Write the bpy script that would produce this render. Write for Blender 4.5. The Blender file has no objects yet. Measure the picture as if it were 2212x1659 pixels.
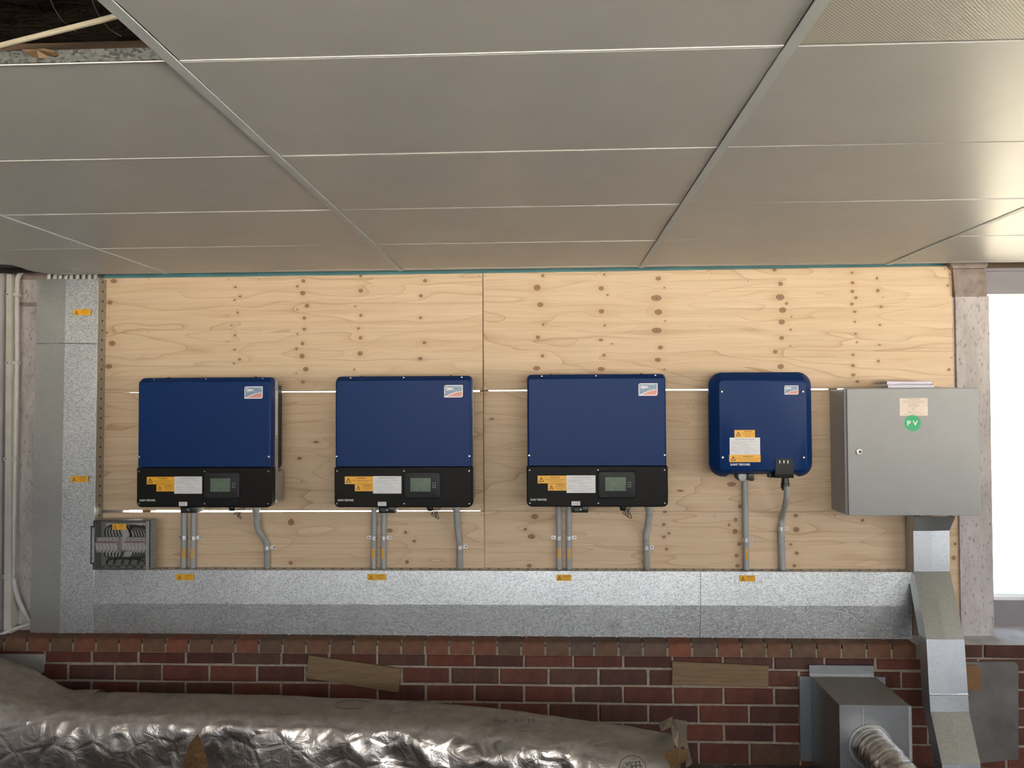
import bpy, bmesh, math, random
import numpy as np
from mathutils import Vector, Matrix, noise
random.seed(7)
S = bpy.context.scene
COL = S.collection
PI = math.pi
# ------------------------------------------------------------------ camera
IW, IH, F = 2212, 1659, 1729.3
YAW, PITCH, ROLL = -0.0446, 0.0270, -0.0053
CAMZ = 1.745
CAM = Vector((0, 0, CAMZ))
_cy, _sy, _cp, _sp = math.cos(YAW), math.sin(YAW), math.cos(PITCH), math.sin(PITCH)
FW = Vector((_sy*_cp, _cy*_cp, _sp)); _rt = Vector((_cy, -_sy, 0)); _up = _rt.cross(FW)
_c, _s = math.cos(ROLL), math.sin(ROLL)
RT = _rt*_c + _up*_s; UP = -_rt*_s + _up*_c
cd = bpy.data.cameras.new('camera'); cam = bpy.data.objects.new('camera', cd); COL.objects.link(cam)
cd.sensor_fit = 'HORIZONTAL'; cd.sensor_width = 36.0; cd.lens = F/IW*36.0; cd.clip_start = 0.02; cd.clip_end = 200
cam.matrix_world = Matrix(((RT.x, UP.x, -FW.x, 0), (RT.y, UP.y, -FW.y, 0), (RT.z, UP.z, -FW.z, CAMZ), (0, 0, 0, 1)))
S.camera = cam
# ------------------------------------------------------------------ view, sky, light
S.view_settings.view_transform = 'Standard'; S.view_settings.look = 'None'
S.view_settings.gamma = 1.0; S.view_settings.use_curve_mapping = False
S.view_settings.exposure = 1.3
S.cycles.use_denoising = True
S.cycles.max_bounces = 10; S.cycles.diffuse_bounces = 6; S.cycles.glossy_bounces = 5; S.cycles.transparent_max_bounces = 12
S.cycles.caustics_reflective = False; S.cycles.caustics_refractive = False
S.cycles.sample_clamp_indirect = 8.0
w = bpy.data.worlds.new('sky'); S.world = w; w.use_nodes = True
nt = w.node_tree; nt.nodes.clear()
tc = nt.nodes.new('ShaderNodeTexCoord'); sx = nt.nodes.new('ShaderNodeSeparateXYZ'); rp = nt.nodes.new('ShaderNodeValToRGB')
bg = nt.nodes.new('ShaderNodeBackground'); wo = nt.nodes.new('ShaderNodeOutputWorld')
nt.links.new(tc.outputs['Generated'], sx.inputs[0]); nt.links.new(sx.outputs['Z'], rp.inputs[0])
nt.links.new(rp.outputs[0], bg.inputs[0]); nt.links.new(bg.outputs[0], wo.inputs[0])
rp.color_ramp.elements[0].position = 0.0; rp.color_ramp.elements[0].color = (1.0, 0.97, 0.92, 1)
rp.color_ramp.elements[1].position = 0.6; rp.color_ramp.elements[1].color = (0.62, 0.76, 1.0, 1)
bg.inputs[1].default_value = 3.1
w.cycles.sampling_method = 'AUTOMATIC'
sl = bpy.data.lights.new('sun', 'SUN'); sl.energy = 42; sl.angle = math.radians(1.0); sl.color = (1.0, .95, .88)
so = bpy.data.objects.new('sun', sl); COL.objects.link(so); so.rotation_euler = (math.radians(34), 0, math.radians(28))


def portal(name, loc, rot, sx_, sy_):
    l = bpy.data.lights.new(name, 'AREA'); l.shape = 'RECTANGLE'; l.size = sx_; l.size_y = sy_
    l.cycles.is_portal = True
    o = bpy.data.objects.new(name, l); COL.objects.link(o); o.location = loc; o.rotation_euler = rot


XL, XR, YB, YF, YWIN = -2.835, 4.9, -3.4, 4.128, 4.30
portal('window_light_back', (3.45, YWIN+.03, 1.55), (PI/2, 0, PI), 2.4, 1.8)
portal('window_light_right', (XR-.02, -.15, 1.7), (0, PI/2, 0), 1.4, 4.1)
portal('window_light_behind', (.3, YB+.02, 1.7), (PI/2, 0, 0), 5.8, 1.4)

# ------------------------------------------------------------------ geometry helpers


def ray(u, v):
    return FW + RT*((u-IW/2)/F) - UP*((v-IH/2)/F)


def P(u, v, Y):
    d = ray(u, v); return CAM + d*(Y/d.y)


def PZ(u, v, Z):
    d = ray(u, v); return CAM + d*((Z-CAMZ)/d.z)


def tag(o, label=None, cat=None, group=None, kind=None):
    if label: o['label'] = label
    if cat: o['category'] = cat
    if group: o['group'] = group
    if kind: o['kind'] = kind
    return o


def thing(name, loc=(0, 0, 0), label=None, cat=None, group=None, kind=None, rz=0):
    o = bpy.data.objects.new(name, None); COL.objects.link(o); o.location = loc; o.rotation_euler = (0, 0, rz)
    o.empty_display_size = .05
    return tag(o, label, cat, group, kind)


def link(name, me, parent=None, loc=(0, 0, 0)):
    o = bpy.data.objects.new(name, me); COL.objects.link(o); o.location = loc
    if parent: o.parent = parent
    return o


class MB:
    def __init__(s): s.v = []; s.f = []

    def add(s, v, f):
        n = len(s.v); s.v += [tuple(p) for p in v]; s.f += [tuple(i+n for i in q) for q in f]; return s

    def box(s, x0, x1, y0, y1, z0, z1):
        return s.add([(x0, y0, z0), (x1, y0, z0), (x1, y1, z0), (x0, y1, z0), (x0, y0, z1), (x1, y0, z1), (x1, y1, z1), (x0, y1, z1)],
                     [(0, 3, 2, 1), (4, 5, 6, 7), (0, 1, 5, 4), (1, 2, 6, 5), (2, 3, 7, 6), (3, 0, 4, 7)])

    def cbox(s, x0, x1, y0, y1, z0, z1, b=.002):
        """box whose front (-y) face is chamfered"""
        return s.loft([([(x0, z0), (x1, z0), (x1, z1), (x0, z1)], y1), ([(x0, z0), (x1, z0), (x1, z1), (x0, z1)], y0+b),
                       ([(x0+b, z0+b), (x1-b, z0+b), (x1-b, z1-b), (x0+b, z1-b)], y0)])

    def loft(s, rings, cap=(True, True)):
        """rings: [(outline [(x,z)..] counter-clockwise seen from -y, y)] back to front"""
        n = len(rings[0][0]); vs = []; fs = []
        for o, y in rings: vs += [(x, y, z) for x, z in o]
        for k in range(len(rings)-1):
            for i in range(n):
                a, b = k*n+i, k*n+(i+1) % n; fs.append((a, b, b+n, a+n))
        if cap[0]: fs.append(tuple(range(n-1, -1, -1)))
        if cap[1]: fs.append(tuple((len(rings)-1)*n+i for i in range(n)))
        return s.add(vs, fs)

    def sweep(s, pts, rad, n=12, cap=True):
        pts = [Vector(p) for p in pts]; m = len(pts)
        rad = rad if hasattr(rad, '__len__') else [rad]*m
        T = [(pts[min(i+1, m-1)]-pts[max(i-1, 0)]).normalized() for i in range(m)]
        a = Vector((0, 0, 1)) if abs(T[0].z) < .9 else Vector((1, 0, 0))
        N = (a - T[0]*a.dot(T[0])).normalized(); vs = []
        for i in range(m):
            N = (N - T[i]*N.dot(T[i])).normalized(); B = T[i].cross(N)
            for k in range(n):
                t = 2*PI*k/n; vs.append(pts[i] + (N*math.cos(t)+B*math.sin(t))*rad[i])
        fs = []
        for i in range(m-1):
            for k in range(n):
                a_, b_ = i*n+k, i*n+(k+1) % n; fs.append((a_, b_, b_+n, a_+n))
        if cap: fs.append(tuple(range(n-1, -1, -1))); fs.append(tuple((m-1)*n+k for k in range(n)))
        return s.add(vs, fs)

    def cyl(s, c, r, h, axis='y', n=20, r2=None):
        d = {'x': Vector((1, 0, 0)), 'y': Vector((0, 1, 0)), 'z': Vector((0, 0, 1))}[axis]
        c = Vector(c); return s.sweep([c, c+d*h], [r, r if r2 is None else r2], n)

    def mesh(s, name, mat, smooth=30):
        me = bpy.data.meshes.new(name); me.from_pydata(s.v, [], s.f); me.materials.append(mat)
        if smooth:
            me.polygons.foreach_set('use_smooth', [True]*len(me.polygons)); me.update()
            me.set_sharp_from_angle(angle=math.radians(smooth))
        me.update(); return me

    def build(s, name, mat, parent=None, loc=(0, 0, 0), smooth=30):
        return link(name, s.mesh(name, mat, smooth), parent, loc)


def fixn(me):
    bm = bmesh.new(); bm.from_mesh(me); bmesh.ops.recalc_face_normals(bm, faces=bm.faces); bm.to_mesh(me); bm.free(); return me


def rrect(x0, x1, z0, z1, r, n=5, rr=None):
    """rounded rectangle outline; rr = radii for bl, br, tr, tl"""
    rr = rr or (r, r, r, r); out = []
    for (cx, cz, a0, q) in ((x0+rr[0], z0+rr[0], PI, rr[0]), (x1-rr[1], z0+rr[1], 1.5*PI, rr[1]), (x1-rr[2], z1-rr[2], 0, rr[2]), (x0+rr[3], z1-rr[3], .5*PI, rr[3])):
        for i in range(n+1):
            a = a0 + .5*PI*i/n; out.append((cx+q*math.cos(a), cz+q*math.sin(a)))
    return out


def rbox(mb, x0, x1, z0, z1, yb, yf, r, b=.003, n=5, rr=None):
    rr = rr or (r,)*4
    return mb.loft([(rrect(x0, x1, z0, z1, r, n, rr), yb), (rrect(x0, x1, z0, z1, r, n, rr), yf+b),
                    (rrect(x0+b*.3, x1-b*.3, z0+b*.3, z1-b*.3, r, n, rr), yf+b*.3), (rrect(x0+b, x1-b, z0+b, z1-b, r, n, rr), yf)])


def pprism(uv, Yf, Yb):
    """prism whose front outline was measured in the photograph at depth Yf"""
    q = [P(u, v, Yf) for u, v in uv]; n = len(q)
    a = sum(q[i].x*q[(i+1) % n].z - q[(i+1) % n].x*q[i].z for i in range(n))
    if a < 0: q.reverse()
    mb = MB(); mb.loft([([(p.x, p.z) for p in q], Yb), ([(p.x, p.z) for p in q], Yf)]); return mb


def smooth_path(pts, k=8):
    pts = [Vector(p) for p in pts]; out = []; e = [pts[0]*2-pts[1]] + pts + [pts[-1]*2-pts[-2]]
    for i in range(1, len(e)-2):
        p0, p1, p2, p3 = e[i-1:i+3]
        for j in range(k):
            t = j/k
            out.append(.5*((2*p1)+(p2-p0)*t+(2*p0-5*p1+4*p2-p3)*t*t+(3*p1-p0-3*p2+p3)*t**3))
    out.append(pts[-1]); return out


def resample(pts, step):
    out = [pts[0].copy()]; acc = 0
    for a, b in zip(pts, pts[1:]):
        L = (b-a).length
        while acc + L >= step:
            t = (step-acc)/L; a = a.lerp(b, t); out.append(a.copy()); L = (b-a).length; acc = 0
            if L < 1e-9: break
        acc += L
    return out


# ------------------------------------------------------------------ materials


def srgb(r, g, b):
    f = lambda c: (c/255/12.92) if c <= 10 else ((c/255+.055)/1.055)**2.4
    return (f(r), f(g), f(b), 1)


class NT:
    def __init__(s, name):
        s.m = bpy.data.materials.new(name); s.m.use_nodes = True; s.t = s.m.node_tree; s.t.nodes.clear()
        s.out = s.n('OutputMaterial'); s.b = s.n('BsdfPrincipled'); s.l(s.b.outputs[0], s.out.inputs[0])

    def n(s, k, **kw):
        x = s.t.nodes.new('ShaderNode'+k)
        for a, v in kw.items(): setattr(x, a, v)
        return x

    def l(s, a, b): s.t.links.new(a, b)

    def set(s, **kw):
        for k, v in kw.items():
            i = s.b.inputs[{'col': 'Base Color', 'rough': 'Roughness', 'metal': 'Metallic', 'spec': 'Specular IOR Level', 'nrm': 'Normal', 'coat': 'Coat Weight', 'crough': 'Coat Roughness', 'emis': 'Emission Color', 'es': 'Emission Strength'}[k]]
            if hasattr(v, 'is_linked'): s.l(v, i)
            else: i.default_value = v
        return s

    def coord(s, scale=(1, 1, 1), kind='Object', loc=(0, 0, 0), rot=(0, 0, 0)):
        t = s.n('TexCoord'); m = s.n('Mapping'); s.l(t.outputs[kind], m.inputs[0])
        m.inputs['Scale'].default_value = scale; m.inputs['Location'].default_value = loc; m.inputs['Rotation'].default_value = rot
        return m.outputs[0]

    def noise(s, vec, scale, detail=3, rough=.5, dist=0, dim='3D'):
        x = s.n('TexNoise', noise_dimensions=dim); s.l(vec, x.inputs['Vector']); x.inputs['Scale'].default_value = scale
        x.inputs['Detail'].default_value = detail; x.inputs['Roughness'].default_value = rough; x.inputs['Distortion'].default_value = dist
        return x.outputs['Fac']

    def vor(s, vec, scale, feature='F1', out='Color', rnd=1):
        x = s.n('TexVoronoi', feature=feature); s.l(vec, x.inputs['Vector']); x.inputs['Scale'].default_value = scale
        x.inputs['Randomness'].default_value = rnd
        return x.outputs[out]

    def ramp(s, fac, stops, interp='LINEAR'):
        x = s.n('ValToRGB'); s.l(fac, x.inputs[0]); cr = x.color_ramp; cr.interpolation = interp
        while len(cr.elements) < len(stops): cr.elements.new(.5)
        for e, (p, c) in zip(cr.elements, stops):
            e.position = p; e.color = c if hasattr(c, '__len__') else (c, c, c, 1)
        return x.outputs[0]

    def math(s, op, a, b=None, clamp=False):
        x = s.n('Math', operation=op, use_clamp=clamp)
        for i, q in enumerate((a, b)):
            if q is None: continue
            if hasattr(q, 'is_linked'): s.l(q, x.inputs[i])
            else: x.inputs[i].default_value = q
        return x.outputs[0]

    def mix(s, fac, a, b, blend='MIX'):
        x = s.n('MixRGB', blend_type=blend)
        for i, q in enumerate((fac, a, b)):
            if hasattr(q, 'is_linked'): s.l(q, x.inputs[i])
            else: x.inputs[i].default_value = q
        return x.outputs[0]

    def bump(s, h, strength=.2, dist=.01, nrm=None):
        x = s.n('Bump'); s.l(h, x.inputs['Height']); x.inputs['Strength'].default_value = strength; x.inputs['Distance'].default_value = dist
        if nrm is not None: s.l(nrm, x.inputs['Normal'])
        return x.outputs[0]


def simple(name, col, rough=.5, metal=0, spec=.5, var=.12, nscale=30, bump=0):
    m = NT(name); c = m.coord(); nz = m.noise(c, nscale, 4)
    d = tuple(x*(1-var) for x in col[:3])+(1,); b_ = tuple(min(1, x*(1+var)) for x in col[:3])+(1,)
    m.set(col=m.ramp(nz, [(.3, d), (.7, b_)]), rough=rough, metal=metal, spec=spec)
    if bump: m.set(nrm=m.bump(nz, bump, .002))
    return m.m


M = {}


def galv(name, base, cell, rough=.34, amp=.5):
    m = NT(name); c = m.coord((1, 1, 1)); c2 = m.coord((1, .3, 1.6), rot=(0, .4, 0))
    v = m.vor(c2, cell, out='Color'); sv = m.n('SeparateColor'); m.l(v, sv.inputs[0])
    cl = m.noise(c, 2.2, 3); fine = m.noise(c, cell*1.6, 2)
    f = m.math('ADD', m.math('MULTIPLY', sv.outputs[0], .6), m.math('MULTIPLY', fine, .4))
    dark = tuple(x*(1-amp) for x in base)+(1,); lite = tuple(min(1, x*(1+amp*.55)) for x in base)+(1,)
    col = m.ramp(f, [(.2, dark), (.5, base+(1,)), (.78, lite)])
    col = m.mix(.5, col, m.ramp(cl, [(.3, .72), (.7, 1.0)]), 'MULTIPLY')
    r = m.math('ADD', m.math('MULTIPLY', sv.outputs[1], .22), rough-.06)
    m.set(col=col, rough=r, metal=1.0, nrm=m.bump(sv.outputs[2], .12, .002))
    return m.m


M['galv'] = galv('galvanised_spangle', (.62, .66, .69), 165, .36, .36)
M['galv_plain'] = galv('galvanised_plain', (.50, .52, .51), 330, .42, .18)
M['galv_shiny'] = galv('galvanised_shiny', (.60, .65, .71), 260, .34, .14)
M['galv_edge'] = simple('folded_bright_edge', (.85, .87, .88, 1), .3, 1.0)
M['dark'] = simple('dark_void', (.006, .005, .005, 1), .9)
M['black'] = simple('black_powder_coat', (.009, .009, .009, 1), .5, 0, .14, .1, 300, .05)
M['black_plastic'] = simple('black_plastic', (.012, .012, .013, 1), .35)
M['bezel'] = simple('bezel_plastic', (.020, .022, .026, 1), .5, 0, .28)
M['chrome'] = simple('screw_steel', (.42, .42, .41, 1), .32, 1.0)
M['zinc'] = simple('zinc_saddle', (.80, .82, .84, 1), .24, 1.0, nscale=120)
M['grey_cast'] = simple('grey_casting', (.34, .34, .33, 1), .42, .3)
M['pvc'] = simple('grey_pvc', (.34, .36, .375, 1), .38, nscale=12, var=.06)
M['pvc_flex'] = simple('grey_flexible_pvc', (.36, .37, .36, 1), .45, var=.06)
M['pvc_white'] = simple('white_pvc', (.42, .415, .40, 1), .4, var=.06)
M['sleeve'] = simple('cream_cable_sheath', (.62, .56, .42, 1), .5, var=.08)
M['wire'] = simple('black_wire', (.01, .01, .011, 1), .4)
M['yellow'] = simple('warning_yellow', srgb(232, 172, 40), .4, var=.05)
M['white_lab'] = simple('label_white', (.68, .70, .73, 1), .4, var=.04)
M['ink'] = simple('label_ink', (.02, .02, .02, 1), .5)
M['ink_grey'] = simple('label_ink_grey', (.12, .12, .14, 1), .5)
M['white_ink'] = simple('white_print', (.8, .82, .85, 1), .5, var=.02)
M['green'] = simple('green_sticker', srgb(20, 165, 105), .4, var=.03)
M['cream_lab'] = simple('faded_cream_label', (.70, .60, .50, 1), .35, var=.06)
M['lcd'] = simple('lcd_glass', (.11, .16, .12, 1), .12, var=.12, nscale=18)
M['lcd_ink'] = simple('lcd_segments', (.035, .055, .04, 1), .3)
M['breaker'] = simple('breaker_plastic', (.74, .74, .76, 1), .4, var=.05)
M['red'] = simple('breaker_red_stripe', (.42, .08, .09, 1), .4)
M['box_grey'] = simple('box_grey_plastic', (.27, .27, .26, 1), .45, var=.06)
M['backplate'] = simple('backplate', (.72, .72, .70, 1), .5)
M['paper'] = simple('paper', (.66, .64, .74, 1), .7, var=.05)
M['teal'] = simple('teal_paint', srgb(86, 142, 150), .5, var=.15, nscale=9)
M['lilac'] = simple('lilac_grey_paint', (.50, .485, .50, 1), .6, var=.04, nscale=4)
M['whitewood'] = simple('white_painted_timber', (.44, .42, .38, 1), .55, var=.1, nscale=9, bump=.1)
M['beam'] = simple('grey_painted_steel', (.20, .19, .215, 1), .45, var=.08, nscale=6)
M['tan'] = simple('tan_board', srgb(118, 84, 50), .6, var=.12, nscale=14)
M['fibre'] = simple('glass_fibre', srgb(84, 60, 26), .8, var=.35, nscale=70, bump=.6)
M['room_wall'] = simple('room_plaster', (.55, .54, .53, 1), .7, var=.05, nscale=3)
M['timber'] = simple('old_timber', (.10, .065, .04, 1), .75, var=.3, nscale=11, bump=.3)

# blue powder coat: fine grained satin
m = NT('blue_powder_coat'); c = m.coord()
m.set(col=m.ramp(m.noise(c, 500, 2), [(.3, (.002, .021, .100, 1)), (.7, (.003, .029, .134, 1))]), rough=.42, spec=.15, nrm=m.bump(m.noise(c, 700, 2), .05, .001)); M['blue'] = m.m
# cabinet light grey powder coat
m = NT('light_grey_powder_coat'); c = m.coord()
m.set(col=m.mix(.5, m.ramp(m.noise(c, 420, 2), [(.3, (.275, .285, .29, 1)), (.7, (.34, .35, .355, 1))]), m.ramp(m.noise(c, 3, 3), [(.3, .9), (.7, 1.0)]), 'MULTIPLY'), rough=.38, spec=.5, nrm=m.bump(m.noise(c, 380, 2), .12, .001)); M['cabinet'] = m.m
# ceiling pan: satin powder coated steel
m = NT('satin_ceiling_pan'); c = m.coord(); g = m.noise(m.coord((1, 40, 1)), 60, 2)
m.set(col=m.mix(.5, (.47, .478, .47, 1), m.ramp(m.noise(c, 5, 3), [(.3, (.445, .45, .44, 1)), (.7, (.50, .51, .51, 1))])), rough=.36, spec=.2, nrm=m.bump(g, .02, .001)); M['pan'] = m.m
m = NT('perforated_ceiling_pan'); c = m.coord((1, 1, 1), rot=(0, 0, .785))
d = m.vor(c, 190, out='Distance', rnd=0)
hole = m.ramp(d, [(.27, 1), (.34, 0)])
m.set(col=m.mix(hole, (.36, .355, .33, 1), (.75, .74, .62, 1)), rough=.40, spec=.28, nrm=m.bump(d, .25, .002)); M['perf'] = m.m
M['lit_edge'] = simple('lit_tile_edge', (.8, .8, .78, 1), .35)  # bright colour that paints the lit edges of the tiles
M['tbar'] = simple('tbar_grey_paint', (.50, .54, .55, 1), .5, var=.05, nscale=8)
# brick & mortar
m = NT('red_brick'); c = m.coord((1, 1, 1)); oi = m.n('ObjectInfo')
tint = m.ramp(oi.outputs['Random'], [(0, (.085, .026, .018, 1)), (.25, (.125, .042, .026, 1)), (.45, (.070, .025, .020, 1)), (.62, (.090, .046, .030, 1)), (.8, (.125, .036, .021, 1)), (1, (.060, .032, .027, 1))])
var = m.ramp(m.noise(c, 16, 4, .6), [(.25, .62), (.75, 1.25)])
fine = m.ramp(m.noise(c, 140, 2), [(.3, .82), (.7, 1.1)])
m.set(col=m.mix(1, m.mix(1, tint, var, 'MULTIPLY'), fine, 'MULTIPLY'), rough=.72, spec=.3, nrm=m.bump(m.noise(c, 90, 4), .35, .003)); M['brick'] = m.m
M['mortar'] = simple('mortar', (.27, .235, .19, 1), .9, spec=.2, var=.22, nscale=45, bump=.6)
m = NT('header_brick'); c = m.coord(); oi = m.n('ObjectInfo')
tint = m.ramp(oi.outputs['Random'], [(0, (.165, .062, .035, 1)), (.3, (.115, .070, .042, 1)), (.5, (.175, .062, .034, 1)), (.7, (.095, .060, .040, 1)), (.85, (.145, .076, .043, 1)), (1, (.088, .066, .053, 1))])
m.set(col=m.mix(1, tint, m.ramp(m.noise(c, 20, 4, .6), [(.25, .7), (.75, 1.2)]), 'MULTIPLY'), rough=.7, spec=.3, nrm=m.bump(m.noise(c, 90, 4), .35, .003)); M['header'] = m.m
# weathered concrete post
m = NT('weathered_post'); c = m.coord((1, 1, .35)); a = m.noise(c, 14, 6, .65); b = m.noise(m.coord((1.2, 1, .5)), 75, 4, .7)
col = m.ramp(a, [(.3, (.36, .33, .32, 1)), (.55, (.47, .44, .44, 1)), (.75, (.55, .52, .53, 1))])
col = m.mix(m.ramp(b, [(.57, 0), (.66, .8)]), col, (.17, .15, .13, 1))
m.set(col=col, rough=.75, spec=.3, nrm=m.bump(b, .5, .004)); M['post'] = m.m
m = NT('dusty_steel'); c = m.coord(); m.set(col=m.ramp(m.noise(c, 18, 5, .65), [(.3, (.16, .12, .10, 1)), (.6, (.27, .22, .20, 1)), (.8, (.34, .30, .28, 1))]), rough=.7, nrm=m.bump(m.noise(c, 60, 4), .3, .003)); M['dusty'] = m.m
m = NT('cement_patch'); c = m.coord(); m.set(col=m.ramp(m.noise(c, 9, 5, .6), [(.3, (.19, .18, .17, 1)), (.7, (.30, .29, .28, 1))]), rough=.85, nrm=m.bump(m.noise(c, 60, 4), .3, .003)); M['cement'] = m.m
m = NT('sill_render'); c = m.coord(); m.set(col=m.ramp(m.noise(c, 9, 5, .6), [(.3, (.34, .33, .33, 1)), (.7, (.55, .54, .56, 1))]), rough=.7, nrm=m.bump(m.noise(c, 50, 4), .25, .003)); M['sill'] = m.m
M['sheet'] = simple('stained_grey_sheet', (.115, .108, .105, 1), .7, var=.3, nscale=7)
m = NT('earth_floor'); c = m.coord(); m.set(col=m.ramp(m.noise(c, 6, 7, .7), [(.3, (.05, .038, .03, 1)), (.7, (.13, .10, .075, 1))]), rough=.9, nrm=m.bump(m.noise(c, 30, 6, .7), .8, .02)); M['floor'] = m.m
m = NT('pale_concrete_yard'); c = m.coord(); m.set(col=m.ramp(m.noise(c, 2, 6, .6), [(.3, (.66, .60, .50, 1)), (.7, (.74, .68, .58, 1))]), rough=.9); M['yard'] = m.m
# sarking
m = NT('brown_sarking'); c = m.coord(); m.set(col=m.ramp(m.noise(c, 7, 6, .7), [(.3, (.07, .045, .03, 1)), (.7, (.17, .12, .08, 1))]), rough=.5, nrm=m.bump(m.noise(m.coord((1, 3, 1)), 8, 6, .6, 1.5), .9, .05)); M['sark'] = m.m
# foil with dust on what faces up
m = NT('crumpled_foil'); c = m.coord(); g = m.n('NewGeometry'); sp = m.n('SeparateXYZ'); m.l(g.outputs['Normal'], sp.inputs[0])
cr = m.vor(m.coord((1, 1, 1.3)), 7.5, 'DISTANCE_TO_EDGE', 'Distance'); n1 = m.noise(c, 17, 4, .55, 1.0)
dust = m.ramp(m.math('ADD', sp.outputs['Z'], m.math('MULTIPLY', m.math('SUBTRACT', n1, .5), .5)), [(.66, 0), (.95, .92)])
m.set(col=m.mix(dust, m.ramp(m.noise(c, 9, 4), [(.3, (.42, .385, .36, 1)), (.7, (.62, .59, .56, 1))]), m.ramp(m.noise(c, 13, 5, .6), [(.3, (.17, .14, .108, 1)), (.7, (.27, .232, .188, 1))])),
      metal=m.math('SUBTRACT', 1.0, dust), rough=m.math('ADD', .31, m.math('MULTIPLY', dust, .45)))
h = m.math('ADD', m.math('MULTIPLY', m.math('MINIMUM', cr, .12), 3.0), m.math('MULTIPLY', n1, 1.2))
m.set(nrm=m.bump(h, .35, .012)); M['foil'] = m.m
m = NT('plain_foil_tape'); c = m.coord(); m.set(col=m.ramp(m.noise(c, 30, 3), [(.3, (.45, .42, .39, 1)), (.7, (.68, .66, .64, 1))]), metal=1.0, rough=.25, nrm=m.bump(m.noise(c, 60, 4, .6, 1), .5, .004)); M['tape'] = m.m
m = NT('kraft_backing'); c = m.coord(); m.set(col=m.ramp(m.noise(c, 22, 4), [(.3, (.17, .135, .095, 1)), (.7, (.29, .24, .18, 1))]), rough=.6, nrm=m.bump(m.noise(c, 40, 4, .6, 1), .5, .006)); M['kraft'] = m.m
# smoky acrylic and window glass


def seethrough(name, tint, refl):
    m = NT(name); t = m.n('BsdfTransparent'); t.inputs[0].default_value = tint; gl = m.n('BsdfGlossy'); gl.inputs['Roughness'].default_value = .03
    fr = m.n('Fresnel'); fr.inputs[0].default_value = 1.45; mx = m.n('MixShader')
    m.l(m.math('MULTIPLY', fr.outputs[0], refl), mx.inputs[0]); m.l(t.outputs[0], mx.inputs[1]); m.l(gl.outputs[0], mx.inputs[2]); m.l(mx.outputs[0], m.out.inputs[0])
    return m.m


M['acrylic'] = seethrough('smoky_acrylic', (.90, .90, .89, 1), .9)
M['glass'] = seethrough('dimmed_window_glass', (.60, .59, .545, 1), .8)  # tint added to weaken the window's reflection on the ceiling
# plywood


def plymat():
    m = NT('pine_plywood'); oi = m.n('ObjectInfo')
    tc = m.n('TexCoord'); sp = m.n('SeparateXYZ'); m.l(tc.outputs['Object'], sp.inputs[0])
    at = m.n('Attribute'); at.attribute_name = 'grain'; kn = m.n('Attribute'); kn.attribute_name = 'knot'
    X, G, K = sp.outputs['X'], at.outputs['Fac'], kn.outputs['Fac']
    seed = m.math('MULTIPLY', oi.outputs['Random'], 40)
    Y0 = m.math('ADD', sp.outputs['Y'], seed)

    def vec(sx, sz):
        cv = m.n('CombineXYZ'); m.l(m.math('MULTIPLY', X, sx), cv.inputs[0]); m.l(m.math('MULTIPLY', G, sz), cv.inputs[2]); m.l(Y0, cv.inputs[1]); return cv.outputs[0]
    n1 = m.noise(vec(1.1, 5.5), 1.0, 2.2, .45, .25)
    fr = m.math('FRACT', m.math('MULTIPLY', n1, 7.5))
    ring = m.ramp(fr, [(0, .0), (.72, .06), (.93, .42), (.985, 1.0), (1, .0)])
    ringmask = m.ramp(m.noise(vec(.9, 2.2), 1.3, 2), [(.35, .35), (.65, 1)])
    streak = m.noise(vec(3.5, 330), 1.0, 3, .6)
    long_ = m.noise(vec(1.0, 38), 1.0, 4, .6)
    col = m.ramp(long_, [(.25, (.585, .43, .275, 1)), (.5, (.66, .505, .345, 1)), (.75, (.71, .56, .40, 1))])
    col = m.mix(m.math('MULTIPLY', ring, m.math('MULTIPLY', ringmask, .7)), col, (.36, .215, .10, 1))
    col = m.mix(.35, col, m.ramp(streak, [(.3, .72), (.7, 1.12)]), 'MULTIPLY')
    lines = m.ramp(m.noise(vec(.8, 75), 1.0, 1, .4), [(.30, 1), (.345, 0)])
    col = m.mix(m.math('MULTIPLY', lines, .25), col, (.33, .20, .11, 1))
    halo = m.ramp(K, [(.95/8, .75), (1.5/8, .35), (4.0/8, 0)])
    col = m.mix(m.math('MULTIPLY', halo, .55), col, (.42, .25, .12, 1))
    wob = m.math('ADD', K, m.math('MULTIPLY', m.math('SUBTRACT', m.noise(vec(60, 60), 1, 2), .5), .035))
    core = m.ramp(wob, [(.0, .95), (.30/8, .80), (.34/8, .70), (.80/8, .78), (.97/8, .95), (1.10/8, 0)])
    kc = m.ramp(wob, [(0, (.09, .035, .018, 1)), (.28/8, (.15, .065, .032, 1)), (.6/8, (.27, .135, .07, 1)), (.86/8, (.20, .095, .05, 1)), (1.0/8, (.09, .04, .02, 1))])
    col = m.mix(core, col, kc)
    m.set(col=col, rough=.55, spec=.35, nrm=m.bump(streak, .06, .001)); return m.m


M['ply'] = plymat()
m = NT('offcut_pine'); v = m.noise(m.coord((4, 1, 60)), 1.5, 4, .6, .4); m.set(col=m.ramp(v, [(.3, (.125, .078, .036, 1)), (.7, (.19, .125, .062, 1))]), rough=.6); M['offcut'] = m.m

# ------------------------------------------------------------------ lettering
_tcache = {}


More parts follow.
